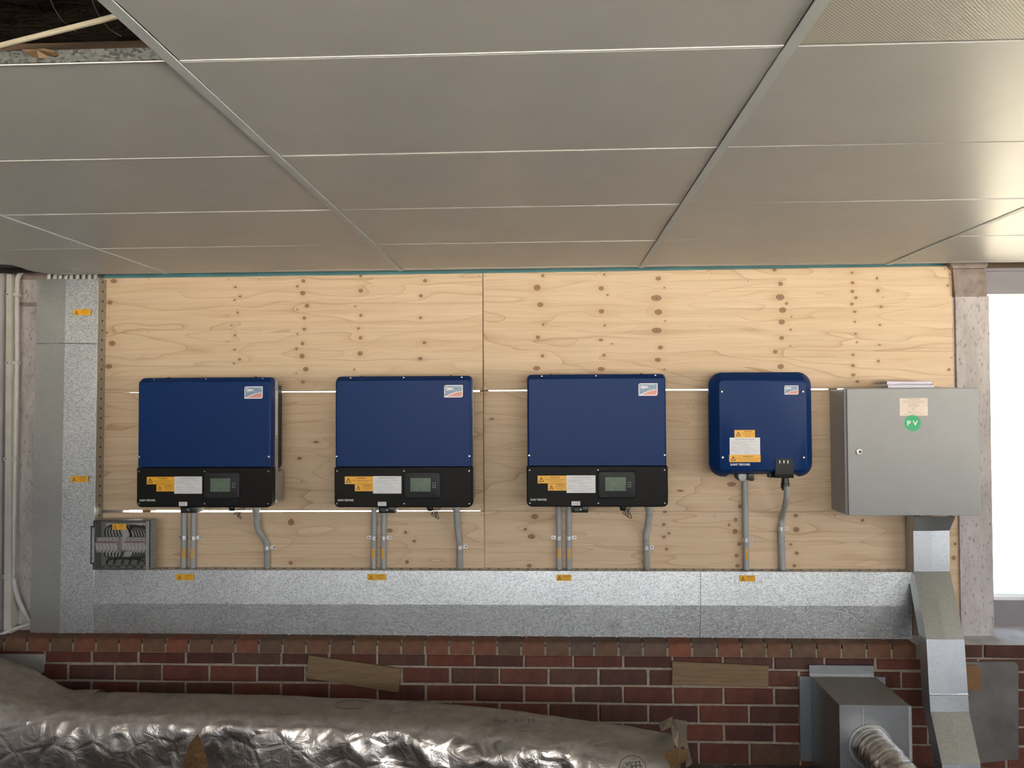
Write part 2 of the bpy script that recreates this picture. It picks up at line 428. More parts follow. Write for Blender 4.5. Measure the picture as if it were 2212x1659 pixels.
def text_geo(body, bold=False):
    key = (body, bold)
    if key not in _tcache:
        cu = bpy.data.curves.new('lettering', 'FONT'); cu.body = body; cu.size = 1; cu.resolution_u = 2
        if bold: cu.offset = .018
        o = bpy.data.objects.new('lettering', cu); COL.objects.link(o)
        bpy.context.view_layer.update()
        me = o.to_mesh(); vs = [(p.co.x, p.co.y) for p in me.vertices]; fs = [tuple(p.vertices) for p in me.polygons]
        o.to_mesh_clear(); bpy.data.objects.remove(o); bpy.data.curves.remove(cu)
        x0 = min(p[0] for p in vs); x1 = max(p[0] for p in vs); y0 = min(p[1] for p in vs); y1 = max(p[1] for p in vs)
        _tcache[key] = ([(p[0]-x0, p[1]-y0) for p in vs], fs, x1-x0, y1-y0)
    return _tcache[key]


def put_text(mb, body, x, z, y, w=None, h=None, bold=False, align='c', rot=0):
    vs, fs, tw, th = text_geo(body, bold)
    sx = (w/tw) if w else (h/th); sz = (h/th) if h else sx
    ox = {'c': -tw*sx/2, 'l': 0, 'r': -tw*sx}[align]
    c, s_ = math.cos(rot), math.sin(rot)
    out = []
    for a, b in vs:
        px, pz = a*sx+ox, (b-th/2)*sz
        out.append((x+px*c-pz*s_, y, z+px*s_+pz*c))
    mb.add(out, fs); return mb


def triangle_icon(mb, cx, cz, s, y, rot=0):
    """outlined warning triangle with a bolt"""
    def T(p):
        c, q = math.cos(rot), math.sin(rot); return (cx+(p[0]*c-p[1]*q)*s, y, cz+(p[0]*q+p[1]*c)*s)
    o = [(-.5, -.42), (.5, -.42), (0, .48)]; i_ = [(-.33, -.32), (.33, -.32), (0, .28)]
    mb.add([T(p) for p in o+i_], [(0, 1, 4, 3), (1, 2, 5, 4), (2, 0, 3, 5)])
    mb.add([T(p) for p in ((-.02, .18), (.07, .18), (.02, .0), (.09, .0), (-.03, -.27), (.0, -.07), (-.08, -.07))], [(0, 6, 5, 2, 1), (2, 5, 4, 3)])
    return mb


_lab = {}


def sticker(kind, parent, x, z, y, w, h, rot=0, name='warning_label'):
    """thin printed label facing -y, plate as part, print as its sub-part"""
    key = (kind, round(w, 3), round(h, 3), rot)
    if key not in _lab:
        a = MB(); a.box(-w/2, w/2, -.0008, 0, -h/2, h/2)
        me = a.mesh(name, M['yellow'] if kind[0] == 'y' else M['white_lab'], 0)
        t = MB(); yy = -.0011
        if kind == 'y_wide':
            triangle_icon(t, -w*.37, 0, h*.72, yy)
            put_text(t, 'WARNING', w*.09, h*.28, yy, w=w*.34, h=h*.15, bold=True)
            put_text(t, 'PV ARRAY DC CABLES ARE LIVE DURING DAYLIGHT', w*.10, -h*.02, yy, w=w*.72, h=h*.10)
            put_text(t, 'DO NOT DISCONNECT UNDER LOAD', w*.10, -h*.27, yy, w=w*.54, h=h*.09)
        elif kind == 'y_small':
            triangle_icon(t, -w*.31, -h*.02, h*.66, yy)
            put_text(t, 'WARNING', w*.17, h*.32, yy, w=w*.42, h=h*.14, bold=True)
            for k, s_ in enumerate(('HAZARDOUS DC VOLTAGE', 'MULTIPLE SUPPLIES', 'ISOLATE BOTH SOURCES', 'BEFORE WORK')):
                put_text(t, s_, w*.17, h*(.13-.15*k), yy, w=w*(.56 if k != 3 else .3), h=h*.085)
        elif kind == 'y_duct':
            triangle_icon(t, -w*.30, -h*.03, h*.72, yy)
            put_text(t, 'WARNING', w*.18, h*.28, yy, w=w*.40, h=h*.13, bold=True)
            put_text(t, 'HAZARDOUS DC', w*.16, 0, yy, w=w*.48, h=h*.12)
            put_text(t, 'VOLTAGE', w*.18, -h*.27, yy, w=w*.26, h=h*.12)
        elif kind == 'y_pipe':
            put_text(t, 'SOLAR DC', 0, 0, yy, w=h*.8, h=w*.42, rot=PI/2)
        elif kind == 'w_proc':
            put_text(t, 'SHUTDOWN PROCEDURE', 0, h*.39, yy, w=w*.62, h=h*.07)
            L = [('1. Turn off the AC \'Main switch inverter supply\'', .26, .84), ('located in the main switchboard.', .19, .52), ('2. Turn off the PV array DC isolator located next', .09, .88), ('to the inverter.', .02, .26),
                 ('WARNING: Do not open plug and socket', -.09, .66), ('connectors or PV string isolators under load', -.16, .76), ('Warning: Multiple supplies at the inverter terminals', -.26, .94),
                 ('PV array open circuit voltage        V', -.36, .62), ('PV array short circuit current        A', -.43, .62)]
            for s_, q, ww in L: put_text(t, s_, -w*.44 if ww > .5 and ww < .9 and q > -.3 else -w*.47*(ww/ .94), h*q, yy, w=w*ww*.97, h=h*.043, align='l')
        elif kind == 'w_small':
            put_text(t, 'DC SWITCH', 0, h*.2, yy, w=w*.7, h=h*.2); put_text(t, 'ISOLATOR', 0, -h*.2, yy, w=w*.7, h=h*.2)
        tm = t.mesh('lettering', M['ink'] if kind != 'w_proc' else M['ink_grey'], 0)
        _lab[key] = (me, tm)
    me, tm = _lab[key]
    o = link(name, me, parent, (x, y, z)); link('lettering', tm, o)
    if rot: o.rotation_euler = (0, -rot, 0)
    return o


_screw = {}


def screw(parent, x, z, y, r=.0042, name='screw'):
    if r not in _screw:
        a = MB(); n = 10
        a.loft([([(r*math.cos(2*PI*k/n), r*math.sin(2*PI*k/n)) for k in range(n)], 0), ([(r*.95*math.cos(2*PI*k/n), r*.95*math.sin(2*PI*k/n)) for k in range(n)], -r*.35), ([(r*.55*math.cos(2*PI*k/n), r*.55*math.sin(2*PI*k/n)) for k in range(n)], -r*.6)])
        _screw[r] = a.mesh('screw', M['chrome'])
    return link(name, _screw[r], parent, (x, y, z))


# ================================================================== SETTING
CZ = CAMZ + .682          # ceiling face
GX, GY = -.7334, 1.528    # ceiling grid
ZS = P(1100, 1386, 3.955).z      # top of the brick ledge
YBR = 3.97
# floor
f = MB(); f.box(XL-.2, XR+.2, YB-.2, YWIN+.15, -.12, 0); tag(f.build('floor', M['floor'], smooth=0), 'dark earth and dust floor', kind='structure')
# outside yard and far boundary wall
f = MB(); f.box(-40, 40, YWIN+.15, 60, -.5, -.4); f.box(XR+.2, 60, -60, YWIN+.15, -.5, -.4); f.box(-40, XR+.2, -60, YB-.2, -.5, -.4)
tag(f.build('ground', M['yard'], smooth=0), 'pale sandy concrete yard outside', kind='structure')
# left wall
ztl = P(14, 590, 4.11).z
f = MB(); f.box(XL-.15, XL, YB, YWIN, 0, ztl); f.box(XL-.15, XL-.02, YB, YWIN, ztl, 3.2); tag(f.build('wall_left', M['lilac'], smooth=0), 'lilac grey painted wall', kind='structure')
# right wall with window opening
f = MB(); y0, y1, z0, z1 = -2.2, 1.9, 1.0, 2.4
f.box(XR, XR+.15, YB, y0, 0, 3.2); f.box(XR, XR+.15, y1, YWIN+.15, 0, 3.2); f.box(XR, XR+.15, y0, y1, 0, z0); f.box(XR, XR+.15, y0, y1, z1, 3.2)
tag(f.build('wall_right', M['room_wall'], smooth=0), kind='structure')
wn = thing('window_2', (XR+.07, 0, 0), kind='structure')
f = MB()
for y in (y0, (y0*2+y1)/3, (y0+y1*2)/3, y1): f.box(-.03, .03, y-.025, y+.025, z0, z1)
f.box(-.03, .03, y0, y1, z0, z0+.05); f.box(-.03, .03, y0, y1, z1-.05, z1); f.build('window_frame', M['beam'], wn, smooth=0)
# wall behind the camera; unseen window added, widened left for more light
f = MB(); x0, x1 = -2.6, 3.2
f.box(XL, x0, YB-.15, YB, 0, 3.2); f.box(x1, XR, YB-.15, YB, 0, 3.2); f.box(x0, x1, YB-.15, YB, 0, z0); f.box(x0, x1, YB-.15, YB, z1, 3.2)
tag(f.build('wall_front', M['room_wall'], smooth=0), kind='structure')
wn = thing('fill_window', (0, YB-.07, 0), kind='structure'); f = MB()
for x in (x0, (x0*2+x1)/3, (x0+x1*2)/3, x1): f.box(x-.025, x+.025, -.03, .03, z0, z1)
f.box(x0, x1, -.03, .03, z0, z0+.05); f.box(x0, x1, -.03, .03, z1-.05, z1); f.build('window_frame', M['beam'], wn, smooth=0)

# back wall: brick base
WX1 = XR
xh1_ = P(1981, 1400, 3.955).x
wb = MB(); wb.box(XL, WX1, YBR+.004, YWIN+.15, 0, ZS-.004)
wb.box(XL, xh1_, 3.9585, YBR+.01, P(1500, 1418.5, 3.955).z-.002, ZS-.024)
wall = wb.build('wall_back', M['mortar'], smooth=0); tag(wall, 'red brick base wall with pale mortar', kind='structure')


def wob_brick(x0, x1, z0, z1, yf, yb, name, mat, bev=.004):
    """brick with slightly uneven face and rubbed arrises"""
    j = lambda a: random.uniform(-a, a); b = bev; q = .0016
    c = [(x0+j(q), z0+j(q)), (x1+j(q), z0+j(q)), (x1+j(q), z1+j(q)), (x0+j(q), z1+j(q))]
    i = [(c[0][0]+b, c[0][1]+b), (c[1][0]-b, c[1][1]+b), (c[2][0]-b, c[2][1]-b), (c[3][0]+b, c[3][1]-b)]
    y = yf+j(.0018); cx, cz = (x0+x1)/2, (z0+z1)/2
    mb = MB(); mb.loft([([(p[0]-cx, p[1]-cz) for p in c], yb), ([(p[0]-cx, p[1]-cz) for p in c], y+b), ([(p[0]-cx, p[1]-cz) for p in i], y)], cap=(False, True))
    o = mb.build(name, mat, wall, (cx, 0, cz), smooth=0); return o


def zrow(v, Y=YBR): return P(1500, v, Y).z


h0, h1 = zrow(1418.5, 3.955), ZS-.001
xh0 = P(58, 1400, 3.955).x; xh1 = P(1981, 1400, 3.955).x; nh = round((xh1-xh0)/.12); st = (xh1-xh0)/nh
for k in range(-2, nh):
    x = xh0+k*st
    if x < XL-.05: continue
    # bullnosed header: rounded top front edge
    mb = MB(); a, b = max(x+.0055, XL+.001), x+st-.0055; cx = (a+b)/2
    jy = random.uniform(-.002, .002)
    prof = [(YBR+.05, h0), (3.955+jy, h0), (3.955+jy, h1-.016), (3.959+jy, h1-.006), (3.969+jy, h1), (YWIN-.02, h1)]
    vs = [(a-cx, y, z-h0) for y, z in prof]+[(b-cx, y, z-h0) for y, z in prof]; n = len(prof)
    mb.add(vs, [(i, i+1, i+1+n, i+n) for i in range(n-1)]+[tuple(range(n-1, -1, -1)), tuple(range(n, 2*n))])
    o = mb.build('brick', M['header'], wall, (cx, 0, h0), smooth=40); fixn(o.data)
zr = [zrow(v) for v in (1418.5, 1446, 1484, 1522.7, 1563.4, 1603.4, 1630)]
sp_ = P(1026.6, 1425, YBR).x - P(921, 1425, YBR).x; xr0 = P(921, 1425, YBR).x
sp_ = (P(1345.8, 1430, YBR).x - P(197, 1430, YBR).x)/11
xo = P(197, 1430, YBR).x
for r in range(6):
    off = 0 if r % 2 == 0 else sp_/2
    zt = zr[r]-(.001 if r == 0 else .005); zb = zr[r+1]+.005
    if r == 5: zb = 0.0
    k = -3
    while True:
        x = xo+off+k*sp_; k += 1
        if x+sp_ < XL: continue
        if x+sp_ > WX1: break
        wob_brick(max(x+.005, XL+.001), x+sp_-.005, zb, zt, YBR, YBR+.03, 'brick', M['brick'])
# stretchers on the right part instead of headers
x = xh1+.08
for k in range(12):
    a = x+k*.237
    if a+.232 > WX1: break
    wob_brick(a+.005, a+.232, h0+.002, P(2150, 1393, YBR).z, YBR-.003, YBR+.03, 'brick', M['brick'])
f = MB(); f.box(xh1, WX1, YBR-.002, YWIN, P(2150, 1393, YBR).z, ZS+.0); f.build('window_sill', M['sill'], wall, smooth=0)
# piers beyond and window band
sb = P(2160, 1296, YWIN).z
f = MB(); f.box(P(2050, 1300, YWIN).x, WX1, YWIN, YWIN+.15, ZS-.003, sb); tag(f.build('window_apron', M['beam'], smooth=0), 'grey band of wall under the window', kind='structure')
f = MB(); f.box(-2.835, -2.25, YF+.03, YF+.09, ZS, 3.2); f.box(P(2052, 800, YF).x, P(2100, 800, YF).x, YF+.03, YF+.2, ZS, 2.35); tag(f.build('wall_pier', M['cement'], smooth=0), kind='structure')
zb_ = P(2180, 635, 4.2).z; zt_ = P(2180, 580, 4.2).z
f = MB(); f.box(P(2100, 600, 4.2).x, WX1, 4.20, 4.32, zb_, zt_); f.box(P(2100, 600, 4.2).x, WX1, 4.185, 4.20, zt_-.015, zt_)
tag(f.build('trim_1', M['beam'], smooth=0), 'grey steel beam over the window', kind='structure')
f = MB(); f.box(-3, WX1, YF+.09, YF+.2, zt_+.0, 3.2); tag(f.build('trim_2', M['timber'], smooth=0), 'dark bulkhead above the ceiling', kind='structure')
# teal board behind the top of the plywood
za, zc = P(600, 612, YF+.01).z, CZ+.10
f = MB(); f.box(P(222, 600, YF).x, P(2052, 575, YF).x, YF+.0145, YF+.05, za, zc); tag(f.build('trim_3', M['teal'], smooth=0), 'teal painted rail behind top of plywood', kind='structure')
# window 1
wn = thing('window_1', (0, YWIN+.05, 0), kind='structure')
f = MB(); xw = P(2128, 900, YWIN).x; zw0, zw1 = sb, zb_+.01
f.box(xw, WX1, -.05, .05, zw0-.001, zw0+.016)
for x in (3.25, 4.3): f.box(x, x+.045, -.02, .03, zw0, zw1)
f.build('window_frame', M['white_lab'], wn, smooth=0)
f = MB(); f.box(xw, WX1, .0, .004, zw0+.016, zw1); f.build('pane', M['glass'], wn, smooth=0)

# ---- ceiling
deck = MB(); nx, ny = 90, 60; vs = []; fs = []
for j in range(ny+1):
    for i in range(nx+1):
        x = XL-.1+(XR-XL+.3)*i/nx; y = YB-.1+(YWIN-YB+.35)*j/ny
        vs.append((x, y, 2.70+.05*noise.noise(Vector((x*2.2, y*3, 0)))+.03*abs(noise.noise(Vector((x*6, y*9, 3))))))
for j in range(ny):
    for i in range(nx): a = j*(nx+1)+i; fs.append((a, a+nx+1, a+nx+2, a+1))
deck.add(vs, fs); deck.box(XL-.2, XR+1.5, YB-1.5, YWIN+.3, 3.12, 3.2)  # unseen roof with overhang, added to keep direct sun out
ceil = deck.build('ceiling', M['sark'], smooth=60); tag(ceil, 'suspended ceiling of satin metal pans', kind='structure')


YCE = 3.976


def pan(x0, x1, y0, y1, mat, name='ceiling_tile', dz=0):
    b, up = .004, .022; g = .0016; mb = MB(); cx, cy = (x0+x1)/2, (y0+y1)/2
    X0, X1, Y0, Y1 = x0+g-cx, x1-g-cx, y0+g-cy, y1-g-cy
    tl = [random.uniform(-.0012, .0012) for _ in range(4)]
    vs = [(X0, Y0, up), (X1, Y0, up), (X1, Y1, up), (X0, Y1, up), (X0, Y0, b), (X1, Y0, b), (X1, Y1, b), (X0, Y1, b),
          (X0+b, Y0+b, tl[0]), (X1-b, Y0+b, tl[1]), (X1-b, Y1-b, tl[2]), (X0+b, Y1-b, tl[3])]
    mb.add(vs, [(0, 1, 5, 4), (1, 2, 6, 5), (2, 3, 7, 6), (3, 0, 4, 7), (4, 5, 9, 8), (5, 6, 10, 9), (6, 7, 11, 10), (7, 4, 8, 11), (8, 9, 10, 11), (0, 3, 2, 1)])
    o = mb.build(name, mat, ceil, (cx, cy, CZ+dz), smooth=0); fixn(o.data); return o


TB = .012
ks = range(-2, 5)
js = range(-9, 5)
for k in ks:
    for j in js:
        x0, x1 = GX+1.2*k+TB*.7, GX+1.2*(k+1)-TB*.7
        y0, y1 = GY+.6*(j), GY+.6*(j+1)
        x0 = max(x0, XL+.004); x1 = min(x1, XR-.004); y1 = min(y1, YCE); y0 = max(y0, YB+.003)
        if x1-x0 < .05 or y1-y0 < .02: continue
        if (k, j) == (-1, -1): continue
        if (k, j) in ((-2, 4), (-2, 3)) or (k, j) == (-1, 4): continue
        pan(x0, x1, y0, y1, M['perf'] if (k, j) == (1, -1) else M['pan'], dz=random.uniform(-.0006, .0006))
        if k == 4: pass
# cut strips at the left end with their ragged edge
edge = [PZ(u, v, CZ) for u, v in ((0, 571), (24, 572), (42, 577), (58, 583), (72, 586.5), (84, 588))]
YJ = GY+2.4
xc = edge[-1].x+.012
xr_ = GX-1.2-.009


def flat_tile(poly):
    n = len(poly); mb = MB(); mb.add([(x, y, 0) for x, y in poly]+[(x, y, .003) for x, y in poly], [tuple(range(n-1, -1, -1)), tuple(range(n, 2*n))]+[(i, (i+1) % n, (i+1) % n+n, i+n) for i in range(n)])
    o = mb.build('ceiling_tile', M['pan'], ceil, (0, 0, CZ), smooth=0); fixn(o.data)


flat_tile([(XL+.004, YJ-.598), (xr_, YJ-.598), (xr_, YJ-.002), (xc, YJ-.002)]+[(p.x, p.y) for p in reversed(edge)]+[(XL+.004, edge[0].y-.05)])
flat_tile([(xc+.003, YJ+.002), (xr_, YJ+.002), (xr_, YCE), (xc+.03, YCE)])
pan(GX-1.2+.009, GX-.009, GY+2.4, YCE, M['pan'])
for k in range(-1, 5):
    x = GX+1.2*k
    mb = MB(); mb.box(-TB, TB, YB+.002, YCE, -.0035, -.0005); mb.box(-.0015, .0015, YB+.002, YCE, -.0005, .04); mb.box(-.006, .006, YB+.002, YCE, .034, .044)
    mb.build('main_runner', M['tbar'], ceil, (x, 0, CZ), smooth=0)
for j in range(-8, 5):
    for k in ks:
        a, b = max(GX+1.2*k+.013, XL+.003), min(GX+1.2*(k+1)-.013, XR-.003)
        if b-a < .05 or (j in (-1,) and k == -1): continue
        mb = MB()
        if (j, k) == (0, -1): mb.box(a, b, -.0012, .0016, -.0006, .0012)
        elif k <= 0 and j < 2: mb.box(a, b, -.0012, .0016, -.0006, .025)
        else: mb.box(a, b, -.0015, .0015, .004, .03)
        mb.build('cross_tee', M['lit_edge'] if (k <= 0 and j < 2) else M['dark'], ceil, (0, GY+.6*j, CZ), smooth=0)  # left strips carry the painted lit edge, the rest are dark joints
mb = MB(); mb.box(P(226, 590, YCE).x, P(2040, 570, 4.11).x, YCE-.012, YCE-.001, .0035, .03); mb.build('wall_angle', M['timber'], ceil, (0, 0, CZ), smooth=0)
# things in the void above the missing pan
mb = MB(); mb.box(-1.915, -.75, GY-.006, GY-.001, 0, .024); mb.box(-1.915, -.75, GY-.001, GY+.05, .0225, .0245); mb.box(-1.915, -.75, GY+.030, GY+.035, .0245, .036)
M['old_galv'] = galv('old_dull_zinc', (.20, .21, .20), 120, .6, .5)
tag(mb.build('galvanised_channel', M['old_galv'], loc=(0, 0, CZ+.0015), smooth=0), 'galvanised channel across the far edge of the open ceiling panel', 'channel')
mb = MB(); mb.box(-2.7, -.5, GY+.09, GY+.13, 0, .045)
tag(mb.build('timber_joist', M['timber'], loc=(0, 0, CZ+.04), smooth=0), 'dark old timber joist inside the ceiling opening above the channel', 'joist')
for k, (pts, r, lab) in enumerate([([(-60, 118), (0, 99), (90, 76), (170, 56), (240, 38), (330, 12)], .0055, 'cream sheathed cable sagging across the open ceiling panel'),
                                 ([(105, -12), (118, 18), (134, 42), (150, 55), (166, 70)], .0016, 'thin pale wire left in the ceiling opening, further from the runner'),
                                 ([(196, -10), (206, 18), (220, 42), (238, 64), (262, 78)], .0014, 'thin pale wire in the ceiling opening next to the runner')]):
    Z = CZ+.055 if k == 0 else CZ+.16
    q = smooth_path([PZ(u, v, Z) for u, v in pts], 6); mb = MB(); mb.sweep(q, r, 10)
    tag(mb.build('electrical_cable' if k == 0 else 'thin_wire', M['sleeve']), lab, 'cable' if k == 0 else 'wire')
mb = MB(); q = [P(u, v, GY-.01) for u, v in ((50, 109), (75, 112), (98, 107), (128, 110), (122, 122), (104, 121), (88, 128), (72, 126), (62, 117))]
c0 = sum(q, Vector())/len(q); n = len(q)
vs = [(p.x-c0.x, (.012 if i % 2 else -.006), p.z-c0.z) for i, p in enumerate(q)]+[(0, -.014, .003)]
mb.add(vs+[(a, b+.003, c) for a, b, c in vs], [(i, (i+1) % n, n) for i in range(n)]+[((i+1) % n+n+1, i+n+1, 2*n+1) for i in range(n)]+[(i, i+n+1, (i+1) % n+n+1, (i+1) % n) for i in range(n)])
o = mb.build('torn_cardboard', M['offcut'], loc=c0, smooth=0); fixn(o.data); tag(o, 'torn scrap of brown paper caught on the ceiling channel', 'scrap')

# ---- concrete posts with steel caps
for side, uv, cap, strap, lab in (
    ('r', [(2064, 640), (2136, 640), (2148, 1376), (2077, 1374)], [(2058, 578), (2130, 578), (2132, 638), (2063, 638)], [(2063, 628), (2132, 628), (2132, 640), (2064, 640)], 'weathered pale concrete post between plywood and bright window'),
        ('l', [(44, 602), (130, 602), (126, 1372), (30, 1372)], [(44, 590), (104, 588), (106, 604), (44, 604)], [(42, 653), (120, 653), (120, 661), (42, 661)], 'weathered pinkish concrete post behind the left conduit')):
    t = thing('concrete_post', P(uv[3][0], uv[3][1], 4.087), lab, 'post'); L = t.location
    yf = 4.116 if side == 'r' else 4.10
    for nm, q, y, yb, mt in (('shaft', uv, yf, yf+.14, 'post'), ('steel_cap', cap, yf-.006, yf+.14, 'dusty'), ('strap', strap, yf-.012, yf+.13, 'dusty')):
        o = pprism(q, y, yb).build(nm, M[mt], t, smooth=0); o.location = -L
    if side == 'r':
        o = pprism([(2053, 567), (2134, 565), (2134, 573), (2130, 579), (2060, 580), (2056, 576)], yf-.03, yf+.13).build('flange', M['dusty'], t, smooth=0); o.location = -L

# ================================================================== PLYWOOD
def zk(o, s, L): return [(o[0]+a/s, o[1]+b/s, c/s, d/s) for a, b, c, d in L]


KN = zk((180, 570), 4.254, [(280, 158, 30, 18), (243, 355, 25, 18), (215, 633, 12, 10), (265, 730, 30, 22), (235, 943, 30, 20), (1397, 213, 14, 9), (1440, 298, 14, 10), (1390, 333, 12, 9), (1418, 448, 11, 11), (1363, 566, 10, 6), (1392, 657, 11, 10), (1325, 718, 6, 5), (1390, 790, 13, 9), (1435, 878, 15, 10), (1383, 915, 12, 8), (2023, 157, 18, 15), (1966, 206, 12, 12), (2017, 269, 22, 20), (2055, 385, 20, 18), (1966, 420, 8, 8), (2030, 497, 16, 15), (2030, 600, 16, 14), (1968, 643, 9, 9), (2014, 732, 16, 16), (1958, 781, 13, 13), (2010, 848, 22, 20), (2044, 968, 24, 19), (1956, 1006, 7, 7), (2018, 1086, 18, 14)])
KN += zk((700, 570), 3.687, [(293, 97, 12, 11), (292, 214, 18, 15), (248, 338, 7, 7), (293, 410, 13, 12), (274, 514, 11, 9), (291, 589, 15, 13), (287, 714, 20, 17), (241, 842, 8, 8), (805, 135, 15, 13), (771, 254, 14, 13), (768, 430, 13, 11), (799, 629, 15, 12), (766, 755, 18, 12), (1742, 94, 13, 12), (1697, 188, 25, 22), (1722, 325, 22, 18), (1746, 483, 10, 10), (1703, 585, 15, 15), (1740, 733, 14, 12), (1693, 832, 25, 17)])
KN += zk((1300, 570), 3.687, [(20, 85, 9, 9), (-5, 195, 20, 16), (45, 248, 9, 8), (-3, 378, 20, 15), (23, 491, 9, 9), (-8, 606, 16, 10), (82, 637, 10, 5), (17, 727, 12, 10), (-5, 838, 26, 16), (450, 117, 20, 15), (498, 190, 7, 7), (435, 272, 38, 22), (450, 384, 28, 20), (504, 454, 7, 6), (437, 530, 36, 20), (467, 666, 18, 15), (446, 764, 22, 15), (498, 841, 8, 7), (1376, 48, 16, 12), (1423, 159, 18, 16), (1420, 265, 30, 22), (1470, 315, 12, 12), (1440, 367, 26, 20), (1510, 421, 8, 6), (1433, 463, 22, 18), (1504, 525, 10, 8), (1433, 590, 17, 14), (1502, 653, 8, 5), (1380, 700, 17, 14), (1425, 818, 22, 18), (1993, 70, 11, 9), (1997, 150, 14, 12), (1996, 219, 14, 13), (2023, 270, 13, 11), (1991, 320, 13, 12), (2014, 381, 14, 9), (2015, 461, 8, 8), (2021, 558, 9, 8), (2032, 624, 8, 7), (2001, 725, 11, 9), (2001, 810, 13, 12), (2003, 884, 15, 12), (2035, 937, 15, 10), (2192, 115, 9, 11), (2198, 213, 13, 13)])
KN += zk((1850, 500), 5.53, [(293, 900, 20, 13), (320, 785, 10, 6), (280, 1117, 16, 12), (275, 1357, 18, 9), (262, 1548, 16, 16), (1090, 645, 14, 14), (1118, 513, 13, 7), (1145, 1188, 8, 6), (1135, 1508, 10, 7), (290, 1800, 15, 12), (1105, 1650, 16, 16)])
KN += [(629, 1128, 6.8, 6.4), (628, 1216, 4.2, 3.7), (876, 1150, 3.4, 3), (895, 1169, 3.4, 3), (879, 1214, 4, 3.8), (842, 1146, 6, 4), (1155, 1116, 7, 5), (1135, 1143, 3.5, 3), (1148, 1159, 7.5, 5), (1143, 1222, 5, 3.5), (1434, 1133, 3.4, 3), (1445, 1152, 3, 2.5), (1434, 1160, 4, 3), (1440, 1186, 3.4, 3), (1436, 1106, 4, 2.4), (1580, 1046, 8.5, 4.7), (1598, 1094, 4, 3.8), (1589, 1123, 4, 3.8), (1575, 1134, 2.8, 2.8), (1588, 1148, 5, 5), (1597, 1175, 4.3, 4), (1591, 1200, 4, 3.6), (1593, 1222, 4.4, 3.8), (1719, 1114, 4, 3.6), (1720, 1144, 6, 5), (1708, 1176, 2.8, 2.4), (1721, 1195, 4, 3.6), (1716, 1222, 3.8, 3.4),
       (647, 990, 5, 3), (683, 955, 6, 2.5), (1062, 905, 5, 2.2), (1470, 1060, 7, 2.2), (1863, 1124, 3.4, 3), (2063, 1175, 3, 3), (2060, 1205, 4, 4)]
KNW = []
for u, v, a, b in KN:
    p = P(u, v, YF); KNW.append((p.x, p.z, a*YF/F, b*YF/F))
KNW = np.array(KNW)
NAILS = [(322.7, 603), (494.5, 603.6), (559.6, 602.4), (321, 717), (560, 714.6), (491, 681.7), (801, 709), (1035, 597), (1048, 596), (1537.6, 590), (1616, 607.5), (1793.6, 587.4), (2041, 581), (1040, 838.5), (1039.7, 852), (1049.5, 852), (1039.8, 1094), (1040, 1111), (1049, 1094), (317, 1099), (317, 1113), (687, 864), (1486, 880), (1499.5, 880)]


def ply(uv, label, step=.005, th=.014, Y=YF, parent=None):
    """sheet from four measured corners tl, tr, br, bl"""
    q = [P(u, v, Y) for u, v in uv]; c = Vector(((q[0].x+q[1].x)/2, Y, (q[0].z+q[3].z)/2))
    nx = max(4, int((q[1].x-q[0].x)/step)); nz = max(4, int((q[0].z-q[3].z)/step))
    s = np.linspace(0, 1, nx+1)[None, :]; t = np.linspace(0, 1, nz+1)[:, None]
    X = ((q[3].x*(1-s)+q[2].x*s)*(1-t)+(q[0].x*(1-s)+q[1].x*s)*t).ravel()
    Z = ((q[3].z*(1-s)+q[2].z*s)*(1-t)+(q[0].z*(1-s)+q[1].z*s)*t).ravel()
    x0, x1, z0, z1 = X.min()-.1, X.max()+.1, Z.min()-.05, Z.max()+.05
    K = np.full(X.shape, 8.0); G = Z.copy()
    for kx, kz, ra, rb in KNW:
        if kx < x0 or kx > x1 or kz < z0 or kz > z1: continue
        dx, dz = X-kx, Z-kz
        K = np.minimum(K, np.sqrt((dx/ra)**2+(dz/rb)**2))
        G -= dz*.85*np.exp(-(dx/(5.5*ra+.01))**2-(dz/(2.6*rb+.004))**2)
    N = len(X); nf = nx*nz
    V = np.empty((N*2, 3)); V[:N, 0] = X-c.x; V[:N, 1] = 0; V[:N, 2] = Z-c.z; V[N:] = V[:N]; V[N:, 1] = th
    ii, jj = np.meshgrid(np.arange(nx), np.arange(nz)); a = (jj*(nx+1)+ii).ravel()
    front = np.stack([a, a+1, a+nx+2, a+nx+1], 1)
    rim = list(range(nx+1))+[(j+1)*(nx+1)+nx for j in range(nz)]+[nz*(nx+1)+i for i in range(nx-1, -1, -1)]+[j*(nx+1) for j in range(nz-1, 0, -1)]
    rim = np.array(rim); nxt = np.roll(rim, -1); sides = np.stack([rim, rim+N, nxt+N, nxt], 1)
    cr = [N, N+nx, N+nz*(nx+1)+nx, N+nz*(nx+1)]
    back = np.array([[cr[0], cr[3], cr[2], cr[1]]])
    Fc = np.concatenate([front, sides, back])
    me = bpy.data.meshes.new('plywood_sheet'); me.vertices.add(len(V)); me.vertices.foreach_set('co', V.ravel())
    me.loops.add(Fc.size); me.loops.foreach_set('vertex_index', Fc.ravel().astype(np.int32)); me.polygons.add(len(Fc))
    me.polygons.foreach_set('loop_start', np.arange(0, Fc.size, 4, dtype=np.int32)); me.update(calc_edges=True)
    for nm, arr in (('knot', np.concatenate([K, K])/8.0), ('grain', np.concatenate([G, G]))):
        at = me.attributes.new(nm, 'FLOAT', 'POINT'); at.data.foreach_set('value', arr.astype(np.float32))
    me.materials.append(M['ply']); me.validate()
    o = link('plywood_sheet', me, parent, c)
    tag(o, label, 'plywood')
    return o, (X.min(), X.max(), Z.min(), Z.max())


